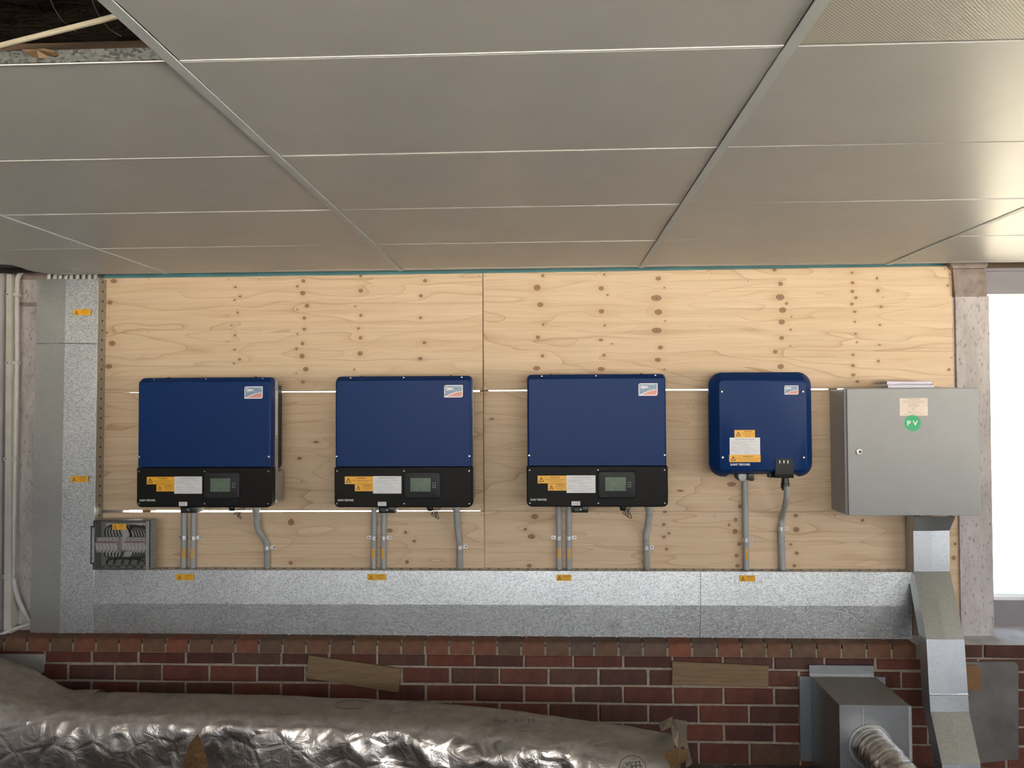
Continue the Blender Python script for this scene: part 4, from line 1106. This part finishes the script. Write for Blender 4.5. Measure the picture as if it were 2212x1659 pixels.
def saddle(parent, p, r, side, lab=None):
    """pipe saddle: band round the conduit and an ear screwed to the board; p local, side = +1/-1 (0 both)"""
    key = (round(r, 4), side)
    def f():
        mb = MB(); n = 18; out = r+.0016; w_ = .0095
        ring = [(out*math.cos(a), out*math.sin(a)) for a in [PI+PI*i/n for i in range(n+1)]]
        vs = []; fs = []
        for q, R_ in ((0, r+.0002), (1, r+.0018)):
            for a in [PI+PI*i/n for i in range(n+1)]:
                for z in (-w_, w_): vs.append((R_*math.cos(a), R_*math.sin(a), z))
        m_ = 2*(n+1)
        for i in range(n): a = 2*i; fs += [(a+m_, a+1+m_, a+3+m_, a+2+m_), (a, a+2, a+3, a+1), (a, a+m_, a+2+m_, a+2), (a+1, a+3, a+3+m_, a+1+m_)]
        mb.add(vs, fs)
        yw = YF-YCON-.0005
        for s_ in ((side,) if side else (-1, 1)):
            xa, xb = sorted((s_*(r+.0005), s_*(r+.0018))); mb.box(xa, xb, 0, yw, -w_, w_)
            xa, xb = sorted((s_*(r+.001), s_*(r+.024))); mb.loft([(rrect(xa, xb, -w_, w_, .004, 4), yw), (rrect(xa, xb, -w_, w_, .004, 4), yw-.0016)])
        return fixn(mb.mesh('pipe_saddle', M['zinc'], 35))
    o = link('pipe_saddle', sh(('sad',)+key, f), parent, p)
    s_ = side or 1
    mb = MB(); hs = link('screw', sh('hscrew', lambda: MB().cyl((0, -.001, 0), .0035, .002, 'y', 10).mesh('screw', M['ink'], 0)), o, (s_*(r+.0145), YF-YCON-.002, 0))
    return o


YCON = YF-.0165


def conduit(u0, v0, u1, v1, label, side, vs=1162, stick=None, r=.0148, y0=None):
    a, b = P(u0, v0, YCON if y0 is None else y0), P(u1, v1, YCON); b0 = Vector(b)
    t = thing('conduit', b, label, 'conduit', None)
    mb = MB(); mb.sweep([(0, 0, -.01), a-b], r, 18); mb.build('pipe', M['pvc'], t)
    p = P(u0+(u1-u0)*(vs-v0)/(v1-v0), vs, YCON)-b; saddle(t, p, r, side)
    if stick:
        us, va, vb = stick; q = P(us, (va+vb)/2, YCON-r)-b; sticker('y_pipe', t, q.x, q.z, q.y-.001, .0125, (vb-va)*.00237, 0)
    return t


for i, (ua, ub, vt, uva, uvb, lb) in enumerate(((398, 418.5, 1098, 396.5, 414.5, 'the leftmost inverter'), (808, 829.5, 1094, 806, 827, 'the second inverter'), (1207, 1228.5, 1094, 1208, 1229, 'the third inverter'))):
    conduit(ua, vt, ua-(1.5 if i < 2 else -.5), 1229, 'straight grey conduit under %s, left one of the pair' % lb, -1, 1162 if i else 1161, (uva, 1185, 1206))
    conduit(ub, vt, ub-(1.5 if i < 2 else -.5), 1229, 'straight grey conduit under %s, right one of the pair' % lb, 1, 1162, (uvb, 1185, 1206))
conduit(1609, 1032, 1612, 1232, 'single straight grey conduit under the small inverter', 1, 1166, (1613, 1187, 1209))


def flex(pts, label, vsad, side=1, r=.0168, saddleat=None, smooth_top=None):
    q = [P(u, v, y) for u, v, y in pts]; base = q[-1]
    t = thing('flexible_conduit', base, label, 'conduit')
    path = resample(smooth_path([p-base for p in q], 10), .0022)
    rad = [r-(.0016 if (i//1) % 2 else 0) for i in range(len(path))]
    mb = MB(); mb.sweep(path, rad, 16); mb.build('corrugated_pipe', M['pvc_flex'], t, smooth=60)
    mb = MB(); d = path[0]; mb.sweep([d+Vector((0, 0, .012)), d+Vector((0, 0, 0)), d+Vector((0, 0, -.014))], [r+.006, r+.006, r+.001], 16); mb.build('conduit_coupling', M['pvc_flex'], t)
    us, vs_ = saddleat; p = P(us, vs_, YCON)-base; saddle(t, p, r, side)
    return t


flex([(553, 1100, 4.06), (555, 1120, 4.07), (557, 1140, 4.09), (566, 1157, YCON), (575, 1172, YCON), (577, 1190, YCON), (577, 1231, YCON)], 'grey corrugated conduit bending under the leftmost inverter', 1183, 1, saddleat=(577, 1183))
flex([(986, 1098, 4.05), (987, 1120, 4.07), (989, 1145, 4.09), (992, 1165, YCON), (993, 1182, YCON), (993, 1231, YCON)], 'grey corrugated conduit leaning under the second inverter', 1182, 1, saddleat=(993, 1182))
flex([(1402.5, 1098, 4.05), (1402, 1115, 4.06), (1399, 1138, 4.08), (1396, 1158, YCON), (1396, 1182, YCON), (1397.5, 1231, YCON)], 'grey corrugated conduit bending under the third inverter', 1183, 1, saddleat=(1396, 1183))
# smooth one below the small inverter
q = [P(u, v, y) for u, v, y in ((1699.5, 1050, 3.955), (1699.5, 1072, 3.97), (1695, 1096, 4.03), (1689, 1120, YCON), (1687, 1140, YCON), (1687.5, 1160, YCON), (1690, 1232, YCON))]
t = thing('flexible_conduit', q[-1], 'grey conduit bending from the black gland under the small inverter', 'conduit')
mb = MB(); mb.sweep(smooth_path([p-q[-1] for p in q[:6]], 8), .0145, 16); mb.build('bent_pipe', M['pvc_flex'], t)
mb = MB(); mb.sweep([q[5]+Vector((0, 0, .004))-q[-1], Vector((0, 0, -.01))], .0172, 16); mb.build('pipe_sleeve', M['pvc'], t)
saddle(t, P(1687, 1142, YCON)-q[-1], .0148, 1)

# left side: timber batten, conduit with clips, lower conduit
t = pprism([(14, 591), (25, 592), (23.5, 1370), (8, 1374)], 4.035, 4.12).build('timber_batten', M['whitewood'], smooth=0)
tag(t, 'white painted timber batten up the left edge beside the conduit', 'batten')
YC2 = 4.06
q = [P(u, v, y) for u, v, y in ((64, 574, YC2), (50, 584, YC2), (40, 598, YC2), (37, 625, YC2), (36, 800, YC2), (30.5, 1100, YC2), (28, 1230, YC2), (31, 1262, YC2), (42, 1300, YC2+.01), (62, 1338, YC2+.03), (70, 1352, YC2+.03))]
base = q[6]; t = thing('conduit', base, 'pale conduit up the left edge, bending into the ceiling gap', 'conduit')
mb = MB(); mb.sweep(smooth_path([p-base for p in q], 8), .0128, 16); mb.build('pipe', M['pvc_white'], t)
_y = YCON; YCON = YC2
for u, v in ((37, 637), (35.5, 784), (32.5, 991), (28, 1244)):
    _shared.pop(('sad', .0128, -1), None) if v == 637 else None
    def f2():
        mb = MB(); rbox(mb, -.0155, .0155, -.009, .009, .012, -.0165, .004, .003); mb.loft([(rrect(-.044, -.012, -.008, .008, .004, 4), -.026+.004), (rrect(-.044, -.012, -.008, .008, .004, 4), -.026)]); mb.box(-.018, -.012, -.026, -.002, -.008, .008); return mb.mesh('pipe_clip', M['pvc_white'], 35)
    o = link('pipe_clip', sh('clip', f2), t, P(u, v, YC2)-base); link('screw', _shared['hscrew'], o, (-.034, -.027, 0))
YCON = _y
q = [P(u, v, y) for u, v, y in ((-25, 1385, 4.0), (4, 1370, 4.02), (20, 1362, 4.04), (45, 1354, 4.06), (75, 1344, 4.07))]
mb = MB(); mb.sweep(smooth_path([p-q[2] for p in q], 6), .0105, 14)
tag(mb.build('conduit', M['pvc_white'], loc=q[2]), 'pale conduit stub running low across the left corner of the ledge', 'conduit')

# ================================================================== BREAKER BOX
YB0, YBF = YT-.0105, 3.968
kb = YBF/F
c = P(258, 1231, YBF); t = thing('breaker_box', (c.x, YB0, c.z), 'grey breaker box with smoky clear lid at the corner of the trunkings', 'breaker box')


def bx(u, v, Y=YBF):
    p = P(u, v, Y); return p.x-c.x, p.z-c.z


X0, _ = bx(194, 1231); X1, Z1 = bx(322, 1125.5); D0 = YBF-YB0  # negative depth of front
mb = MB(); w_ = .004
mb.box(X0+.014, X1, -.003, 0, 0, Z1); mb.box(X0+.014, X0+.018, D0+.012, -.003, 0, Z1); mb.box(X1-w_, X1, D0+.012, -.003, 0, Z1)
mb.box(X0+.018, X1-w_, D0+.012, -.003, 0, w_); mb.box(X0+.018, X1-w_, D0+.012, -.003, Z1-w_, Z1)
mb.build('enclosure', M['box_grey'], t, smooth=0)
mb = MB(); mb.box(X0+.045, X1-.012, -.008, -.003, .045, Z1-.02); mb.build('back_plate', M['backplate'], t, smooth=0)
mb = MB(); ncx = .014
prof_ = [(X0+ncx, 0), (X1, 0), (X1, Z1), (X0+ncx, Z1), (X0+ncx, Z1-.028), (X0, Z1-.032), (X0, .032), (X0+ncx, .028)]
mb.loft([(prof_, D0+.012), (prof_, D0+.010)])
lid_ = mb.build('clear_lid', M['acrylic'], t, smooth=0)
mb = MB(); e = .0022
for (xa, za), (xb, zb) in zip(prof_, prof_[1:]+prof_[:1]):
    mb.box(min(xa, xb)-e*.5, max(xa, xb)+e*.5, D0+.006, D0+.012, min(za, zb)-e*.5, max(za, zb)+e*.5)
mb.build('lid_rim', M['bezel'], t, smooth=0)
mb = MB(); mb.box(X1-.018, X1-.001, D0+.004, D0+.010, .0, Z1); mb.build('hinge_strip', M['box_grey'], t, smooth=0)
for v in (1132.5, 1227): a, b = bx(311, v); screw(t, a, b, D0+.004, .0052)
a, b = bx(255.5, 1138.5); sticker('y_duct', t, a, b, D0+.0095, 31*kb, 12.5*kb)
YBK = YBF+.028; yb = YBK-YB0


def brk():
    mb = MB(); w2 = .0172; mb.cbox(0, w2, .0, .045, 0, .0135, .001); mb.cbox(0, w2, -.010, .045, .0135, .058, .0015); mb.cbox(0, w2, .0, .045, .058, .074, .001); return mb.mesh('breaker', M['breaker'], 0)


def brk_t():
    mb = MB(); mb.cbox(.0012, .016, -.018, -.009, .040, .049, .001); return mb.mesh('toggle', M['breaker'], 0)


for ub in (208.5, 270.5):
    for i in range(6):
        a, b = bx(ub+i*7.9, 1193, YBK); o = link('breaker', sh('brk', brk), t, (a, yb, b))
        link('toggle', sh('brkt', brk_t), o)
        link('red_stripe', sh('rstripe', lambda: MB().box(.0, .0172, -.0108, -.0098, .0515, .0565).mesh('red_stripe', M['red'], 0)), o)
        for z in (.0065, .066): link('terminal', sh('term', lambda: MB().cyl((.0086, -.0008, 0), .0031, .001, 'y', 10).mesh('terminal', M['ink'], 0)), o, (0, 0, z))
mb = MB()


def W(pts, r=.0028): mb.sweep(smooth_path([Vector((bx(u, v, YBK)[0], yb+.012+dy, bx(u, v, YBK)[1])) for u, v, dy in pts], 6), r, 8)


for i in range(6):
    u = 212+i*8; W([(222+i*7.0-1, 1161, .02), (223+i*6.6, 1150, .0), (230+i*5.5, 1139-i*.5, -.004), (246+i*3, 1134, 0), (272, 1140, .0), (276, 1160, .02)])
for i in range(6):
    u = 285+i*6; W([(u, 1161, .02), (u+1, 1148, 0), (u-4-i, 1139, -.004), (285-i, 1136, 0), (279, 1146, 0), (277-i*.8, 1165, .02), (274-i, 1195, .02)])
for i in range(6):
    W([(220+i*7.3, 1192, .02), (223+i*7.2, 1200, .0), (234+i*4.5, 1207, -.003), (252+i, 1207, 0), (262, 1195, .01), (270, 1180, .02)])
    W([(282+i*6.2, 1192, .02), (283+i*5.6, 1200, 0), (276+i*4, 1206+i*.4, -.003), (262, 1208, 0), (250+i*2, 1206, 0)])
for u in (228, 243, 260, 276, 294):
    W([(262+(u-262)*.3, 1206, 0), (u+4, 1210, -.004), (u, 1219, .0)], .005)
W([(290, 1207, 0), (305, 1212, 0), (311, 1218, 0), (318, 1213, 0)]); W([(300, 1206, 0), (313, 1206, 0)]); W([(305, 1136, 0), (310, 1142, 0), (317, 1143, 0)], .004)
mb.build('wiring_loom', M['wire'], t, smooth=60)
for u in (227, 243, 261, 278, 296):
    a, b = bx(u, 1227, YBK); g = MB(); g.cyl((a, yb+.02, b-.008), .0165, .016, 'z', 16); g.build('entry_gland', M['box_grey'], t)

# ================================================================== CABINET
YCB = 3.907
c = P(1970, 1114, YCB); t = thing('metal_cabinet', (c.x, YF-.0005, c.z), 'grey metal cabinet with green PV sticker, at the right of the plywood', 'cabinet')


def cx(u, v, Y=YCB):
    p = P(u, v, Y); return p.x-c.x, p.z-c.z


xa, _ = cx(1829, 1000); xb, zb = cx(2114, 838); yf = YCB-YF
mb = MB(); mb.box(xa+.001, xb-.004, yf+.018, 0, .003, zb-.001); mb.build('cabinet_body', M['cabinet'], t, smooth=0)
mb = MB(); mb.box(xa-.003, xb-.001, yf+.0145, yf+.0185, .000, zb+.002); mb.build('rain_flange', M['cabinet'], t, smooth=0)
mb = MB(); mb.loft([(rrect(xa+.006, xb, .001, zb-.001, .004, 3), yf+.012), (rrect(xa+.006, xb, .001, zb-.001, .004, 3), yf+.002), (rrect(xa+.008, xb-.002, .003, zb-.003, .004, 3), yf)]); door = mb.build('door', M['cabinet'], t, smooth=25)
mb = MB(); mb.box(xa+.009, xb-.006, yf+.011, yf+.0150, .004, zb-.004); mb.build('door_seal', M['ink'], t, smooth=0)
a, b = cx(1855.5, 975.5); mb = MB(); mb.sweep([(a, yf+.001, b), (a, yf-.004, b), (a, yf-.0055, b)], [.0155, .0155, .0135], 22); o = mb.build('lock', M['chrome'], door, smooth=30)
mb = MB(); mb.cyl((a+.003, yf-.0062, b-.001), .0065, .001, 'y', 12); mb.build('key_slot', M['ink'], t)
ka = YCB/F
a, b = cx(1973.5, 879); w_, h_ = 58*ka, 37*ka; mb = MB(); mb.box(a-w_/2, a+w_/2, yf-.0006, yf, b-h_/2, b+h_/2); lab = mb.build('rating_label', M['cream_lab'], t, smooth=0)
mb = MB()
for s_, q, ww, hh in (('SWITCHBOARD MANUFACTURER', .44, .46, .05), ('Main distribution and solar inverter supply board', .34, .74, .055), ('Designed and constructed to AS/NZS 3000', .25, .74, .055), ('DATE OF MANUFACTURE', .15, .36, .05), ('RATED CURRENT', .05, .40, .05), ('63A', -.07, .1, .05), ('400V', -.18, .12, .05), ('FAULT RATING', -.30, .42, .05), ('Refer to drawing number', -.42, .70, .06)):
    put_text(mb, s_, a, b+h_*q, yf-.0009, w=w_*ww, h=h_*hh)
mb.build('lettering', M['ink_grey'], lab, smooth=0)
a, b = cx(1971, 914); mb = MB(); mb.cyl((a, yf, b), 17*ka, -.0007, 'y', 40); pv = mb.build('round_sticker', M['green'], t, smooth=0); fixn(pv.data); tag(pv, 'round green sticker reading PV in white')
mb = MB(); put_text(mb, 'P V', a, b, yf-.0011, w=22*ka, h=10.5*ka, bold=True); mb.build('lettering', M['white_ink'], pv, smooth=0)
mb = MB(); a, b = cx(1977, 847); mb.box(a-.022, a+.022, yf-.0004, yf, b-.014, b+.014); mb.build('tape_strip', M['cabinet'], t, smooth=0)
for u in (1879, 1936, 1996, 2054):
    a, b = cx(u, 1114); mb = MB(); mb.cyl((a, yf+.03, b+.0), .004, -.006, 'z', 8); mb.build('bolt', M['chrome'], t)
# folded papers lying on the cabinet
ztop = P(1960, 837, 3.99).z-.0012
ztop = t.location.z+zb-.001


def folded(name, x, z, y, w_, d_, h_, rz, lab):
    r = h_/2; n = 6; prof_ = [(d_, h_)]+[(r-r*math.sin(PI*i/n)*1.0-.0, r+r*math.cos(PI*i/n)) for i in range(n+1)]+[(d_, 0)]
    th = .0032; inner = [(p[0]+(th if i not in (0, len(prof_)-1) else 0), min(max(p[1], th), h_-th)) for i, p in enumerate(prof_)]
    full = prof_+list(reversed(inner)); m_ = len(full); mb = MB()
    wav = lambda yy: .0015*math.sin(yy*30+x*9)
    vs = [(-w_/2, a, b) for a, b in full]+[(w_/2, a, b) for a, b in full]
    fs = [(i, (i+1) % m_, (i+1) % m_+m_, i+m_) for i in range(m_)]
    k2 = len(prof_)
    for i in range(k2-1):
        j = m_-1-i; fs += [(i, i+1, j-1, j), (i+m_, j+m_, j-1+m_, i+1+m_)]
    mb.add(vs, fs); o = mb.build(name, M['paper'], loc=(x, y, z), smooth=40); fixn(o.data); o.rotation_euler = (0, 0, rz)
    return tag(o, lab, 'paper')


xp = P(1966, 830, 3.96).x
folded('folded_paper', xp+.003, ztop+.0003, 3.955, .225, .14, .021, .06, 'folded white drawings on top of the cabinet, lower of the two')
folded('folded_paper', xp-.001, ztop+.0215, 3.965, .222, .14, .0165, .10, 'folded white drawings on top of the cabinet, upper of the two')

# ================================================================== LOW FOREGROUND
# offcuts against the bricks
for uv, lab in (([(667, 1416), (867, 1445), (860, 1496.5), (660, 1464)], 'tilted brown timber offcut against the bricks, below the second inverter'),
                ([(1452.5, 1429), (1660.5, 1438.5), (1659.5, 1486), (1452, 1479.6)], 'level brown timber offcut against the bricks, left of the duct box')):
    q = P(uv[0][0], uv[0][1], YBR-.016); o = pprism(uv, YBR-.0165, YBR-.003).build('timber_offcut', M['offcut'], smooth=0)
    tag(o, lab, 'timber')
# cement patch low left
o = pprism([(-40, 1413), (60, 1413), (96, 1413.5), (94, 1452), (78, 1460), (-40, 1470)], YBR-.006, YBR+.01).build('cement_patch', M['cement'], wall, smooth=0)
# grey sheet leaning at the right with tan block
o = pprism([(2060, 1430), (2190, 1430), (2197, 1433), (2200, 1440), (2200, 1640), (2060, 1655)], YBR-.012, YBR-.004).build('cement_sheet', M['sheet'], smooth=0)
tag(o, 'large grey fibre cement sheet against the bricks, right of the cranked trunking', 'sheet')
o = pprism([(2070, 1437.5), (2112, 1437.5), (2117, 1441), (2118, 1447), (2118, 1490), (2070, 1491)], YBR-.024, YBR-.012).build('tan_block', M['tan'], smooth=0)
tag(o, 'small tan board with rounded corner on the grey sheet beside the trunking', 'board')

# duct box with flanges
M['box_zinc'] = galv('duct_box_zinc', (.38, .405, .43), 260, .34, .12)
M['box_dust'] = simple('dusty_zinc', (.15, .14, .125, 1), .6, .2)
BX0 = P(1750, 1460, 3.955).x; BX1 = P(1888, 1460, 3.955).x; BZ = P(1880, 1524, 3.57).z; BYF = 3.57
t = thing('duct_box', ((BX0+BX1)/2, 3.955, 0), 'galvanised duct box on the brick wall with a foil hose', 'duct'); wB = (BX1-BX0)/2
mb = MB(); mb.cbox(-wB, wB, BYF-3.955, 0, .0, BZ, .001); mb.build('box_shell', M['box_zinc'], t, smooth=0)
mb = MB(); mb.box(-wB+.0005, wB-.0005, BYF-3.955+.002, 0, BZ, BZ+.0012); mb.build('dusty_top', M['box_dust'], t, smooth=0)
mb = MB(); mb.box(-wB-.005, wB-.003, -.006, .004, BZ+.001, BZ+.050); mb.build('top_flange', M['box_zinc'], t, smooth=0)
mb = MB(); mb.box(-wB-.005, wB-.003, -.020, -.004, BZ+.0008, BZ+.0030); mb.build('flange_lip', M['galv_plain'], t, smooth=0)
mb = MB(); mb.box(-wB-.052, -wB, -.004, .004, .03, BZ-.005); mb.build('side_flange', M['box_zinc'], t, smooth=0)
mb = MB(); mb.box(wB, wB+.052, -.004, .004, .03, BZ-.003); mb.build('side_flange', M['box_zinc'], t, smooth=0)
for x, z in ((wB-.03, BZ+.035), (wB+.03, BZ-.03)): screw(t, x, z, -.0065 if z > BZ else -.0045, .004)
mb = MB(); mb.box(-wB+.098, -wB+.1005, BYF-3.955-.003, BYF-3.955, 0, BZ-.002); mb.build('seam', M['galv_edge'], t, smooth=0)
mb = MB(); mb.box(wB-.010, wB+.0035, BYF-3.955-.0035, BYF-3.955+.01, 0, BZ); mb.build('corner_fold', M['galv_plain'], t, smooth=0)
sc = P(1880, 1612, BYF)-Vector(t.location)
mb = MB(); n = 28; mb.sweep([sc+Vector((0, 0, 0)), sc+Vector((0, -.006, 0))], [.096, .094], n); mb.build('collar', M['galv_plain'], t)
mb = MB(); pth = smooth_path([sc+Vector((.0, -.004, 0)), sc+Vector((.005, -.06, -.003)), sc+Vector((.028, -.15, -.028)), sc+Vector((.065, -.27, -.08)), sc+Vector((.11, -.40, -.15)), sc+Vector((.16, -.52, -.215))], 26)
rad = []
for i, p in enumerate(pth):
    s_ = i*.0045; rad.append(.078+(.0035*abs(math.sin(i*.42)) if i > 16 else .004*(1-i/16.))+.002*noise.noise(Vector((i*.3, 0, 0))))
mb.sweep(pth, rad, 36)
for i, v_ in enumerate(mb.v):
    d = noise.noise(Vector(v_)*28)*.004+noise.noise(Vector(v_)*70)*.0015; mb.v[i] = (v_[0]+d, v_[1], v_[2]+d)
mb.build('foil_hose', M['tape'], t, smooth=50)

# large foil insulated duct


def foil_duct(path, a, b, parent, name, mat, seed=0, nr=96, expo=4.6, amp=1.0, cap=True):
    """superelliptic sweep in plan along path [(x,y,z_center)], crumpled"""
    pts = resample(smooth_path(path, 20), .011); m_ = len(pts); vs = []
    for i, p in enumerate(pts):
        T = (pts[min(i+1, m_-1)]-pts[max(0, i-1)]); T.z = 0; T.normalize(); S_ = Vector((T.y, -T.x, 0))   # side, towards the camera when T=+x
        t_ = i/(m_-1); aa = a(t_) if callable(a) else a; bb = b(t_) if callable(b) else b
        for k in range(nr):
            th = 2*PI*k/nr; ct, st_ = math.cos(th), math.sin(th)
            X = aa*math.copysign(abs(ct)**(2/expo), ct); Z = bb*math.copysign(abs(st_)**(2/expo), st_)
            q = p+S_*X+Vector((0, 0, Z)); nrm = (S_*(X/aa)+Vector((0, 0, Z/bb))).normalized()
            s3 = q*1.0+Vector((seed, 0, 0))
            r1 = 1-abs(noise.noise(Vector((s3.x*4, s3.y*4, s3.z*6))))*2; r2 = 1-abs(noise.noise(s3*11))*2; r3 = noise.noise(s3*38)
            front = max(0, X/aa); fa = .25+.75*min(1, max(0, (front-.45)*2.2))
            d = (.016*r1+.007*r2+.0016*r3)*fa*amp
            vs.append(q+nrm*d)
    fs = []
    for i in range(m_-1):
        for k in range(nr): A_, B_ = i*nr+k, i*nr+(k+1) % nr; fs.append((A_, A_+nr, B_+nr, B_))
    if cap: fs.append(tuple(range(nr))); fs.append(tuple((m_-1)*nr+k for k in range(nr-1, -1, -1)))
    mb = MB(); mb.add(vs, fs); o = mb.build(name, mat, parent, smooth=38); fixn(o.data); return o


zt = .44; bh = .22; zc = zt-bh
t = thing('foil_duct', (0, 0, 0), 'large crumpled foil-wrapped air duct lying along the foot of the brick wall', 'duct')
pL = P(150, 1500, 3.5); pM = P(900, 1500, 3.42); pR = P(1462, 1500, 3.17)
foil_duct([(pL.x-.02, 3.52, zc), (pL.x+.8, 3.51, zc-.002), (pM.x, 3.445, zc-.004), (pM.x+.6, 3.32, zc-.012), (pR.x, 3.19, zc-.028)], lambda s: .178+.01*s, bh, t, 'foil_wrap', M['foil'], 0)
# left leg rising towards the corner
foil_duct([(pL.x+.05, 3.52, zc+.003), (pL.x-.12, 3.53, zc+.015), (pL.x-.36, 3.56, zc+.075), (pL.x-.66, 3.60, zc+.15)], lambda s: .178+.05*s, lambda s: .217+.01*s, t, 'elbow_wrap', M['foil'], 7)
# band at the elbow
# torn end: paper flaps and fibre
e0 = Vector((pR.x, 3.15, zc))


def flap(name, pts, mat, lab=None, thick=.002):
    c_ = sum((Vector(p) for p in pts), Vector())/len(pts); n = len(pts); mb = MB()
    ctr = [Vector((0, -.012, .006))]; v = [Vector(p)-c_ for p in pts]
    o_ = [x+Vector((0, thick, 0)) for x in v]+[ctr[0]+Vector((0, thick, 0))]
    vs = v+ctr+o_; fs = [(i, (i+1) % n, n) for i in range(n)]+[((i+1) % n+n+1, i+n+1, 2*n+1) for i in range(n)]+[(i, i+n+1, (i+1) % n+n+1, (i+1) % n) for i in range(n)]
    mb.add(vs, fs); o = mb.build(name, mat, t, c_, smooth=0); fixn(o.data)
    if lab: o['label'] = lab
    return o


yy = 2.90
flap('torn_flap', [P(1450, 1562, 3.30), P(1455, 1553, 3.33), P(1484, 1558, 3.28), P(1482, 1580, 3.1), P(1486, 1610, 2.95), P(1463, 1617, 2.93), P(1455, 1600, 2.98), P(1451, 1580, 3.1)], M['kraft'])
flap('torn_flap', [P(1422, 1562, 3.33), P(1445, 1552, 3.34), P(1453, 1548, 3.34), P(1452, 1570, 3.25), P(1428, 1580, 3.2)], M['kraft'])
flap('torn_flap', [P(1474, 1560, 3.25), P(1484, 1559, 3.26), P(1484, 1600, 3.1), P(1496, 1650, 2.98), P(1482, 1659, 2.98), P(1478, 1610, 3.05)], M['foil'])
flap('exposed_fibre', [P(1432, 1632, 2.93), P(1446, 1622, 2.93), P(1463, 1616, 2.93), P(1482, 1619, 2.95), P(1484, 1634, 2.95), P(1478, 1646, 2.96), P(1468, 1652, 2.95), P(1470, 1690, 2.94), P(1452, 1700, 2.93), P(1448, 1655, 2.93)], M['fibre'], 'yellow-brown glass fibre showing at the torn duct end')
flap('exposed_fibre', [P(427, 1585, 3.20), P(434, 1600, 3.19), P(447, 1640, 3.18), P(452, 1680, 3.18), P(394, 1680, 3.18), P(398, 1640, 3.18), P(410, 1605, 3.19)], M['fibre'], 'leaf-shaped tear showing yellow glass fibre')
# handwriting on the duct
mk = MB(); q = PZ(1112, 1557, zt+.006)
vs, fs, tw, th_ = text_geo('8er  9 / 15')
for a_, b_ in [(0, 0)]:
    s_ = .17/tw; pts_ = [(q.x-.085+x*s_, q.y-.0+ (y-th_/2)*s_*1.6, q.z) for x, y in vs]; mk.add(pts_, fs)
mk.build('handwriting', M['ink'], t, smooth=0)
mk = MB(); q = PZ(760, 1522, zt+.011)
ringp = [Vector((q.x+.075*math.cos(a), q.y+.05*math.sin(a), q.z)) for a in [2*PI*i/28 for i in range(26)]]; mk.sweep(ringp, .0009, 5)
q = PZ(895, 1522, zt+.010); ringp = [Vector((q.x+.04*math.cos(a), q.y+.035*math.sin(a), q.z)) for a in [2*PI*i/28 for i in range(20)]]; mk.sweep(ringp, .0009, 5)
mk.build('pen_circles', M['ink'], t, smooth=0)
mk = MB(); q = P(1366, 1661, 2.88)
ringp = [Vector((q.x+.048*math.cos(a), q.y, q.z+.047*math.sin(a))) for a in [2*PI*i/36 for i in range(37)]]; mk.sweep(ringp, .0012, 6)
put_text(mk, 'FE', q.x+.012, q.z+.015, q.y, w=.022, h=.034, rot=-PI/2*.9); put_text(mk, 'S', q.x-.014, q.z+.018, q.y, w=.014, h=.02, rot=-PI/2*.9)
mk.build('stamp', M['ink'], t, smooth=0)

# rubble at the foot of the wall
random.seed(11)
for i, (u, v, s_) in enumerate([(1528, 1633, 9), (1535, 1638, 6), (1516, 1640, 5), (1538, 1644, 7), (1574, 1634, 8), (1587, 1649, 6), (1497, 1636, 8), (1523, 1646, 4), (1500, 1628, 5), (1545, 1652, 4), (1640, 1650, 3), (1626, 1657, 4), (1560, 1656, 3)]):
    p = PZ(u, v, .006); r = s_*p.y/F*.5
    mb = MB(); n = 7; sc_ = [random.uniform(.7, 1.2) for _ in range(n)]
    mb.loft([([(0+r*sc_[k]*math.cos(2*PI*k/n), -.2*r) for k in range(n)], 0)], cap=(False, False)) if False else None
    vs = [(r*sc_[k]*math.cos(2*PI*k/n), r*sc_[k]*math.sin(2*PI*k/n), 0) for k in range(n)]+[(r*.7*sc_[k]*math.cos(2*PI*k/n+.2), r*.7*sc_[k]*math.sin(2*PI*k/n+.2), r*random.uniform(.5, 1.0)) for k in range(n)]
    mb.add(vs, [(k, (k+1) % n, (k+1) % n+n, k+n) for k in range(n)]+[tuple(range(n, 2*n)), tuple(range(n-1, -1, -1))])
    o = mb.build('mortar_crumb', M['mortar'], loc=(p.x, p.y, 0), smooth=0); tag(o, 'pale crumb of mortar on the floor between torn duct end and duct box', 'rubble', 'mortar crumbs at the foot of the wall')
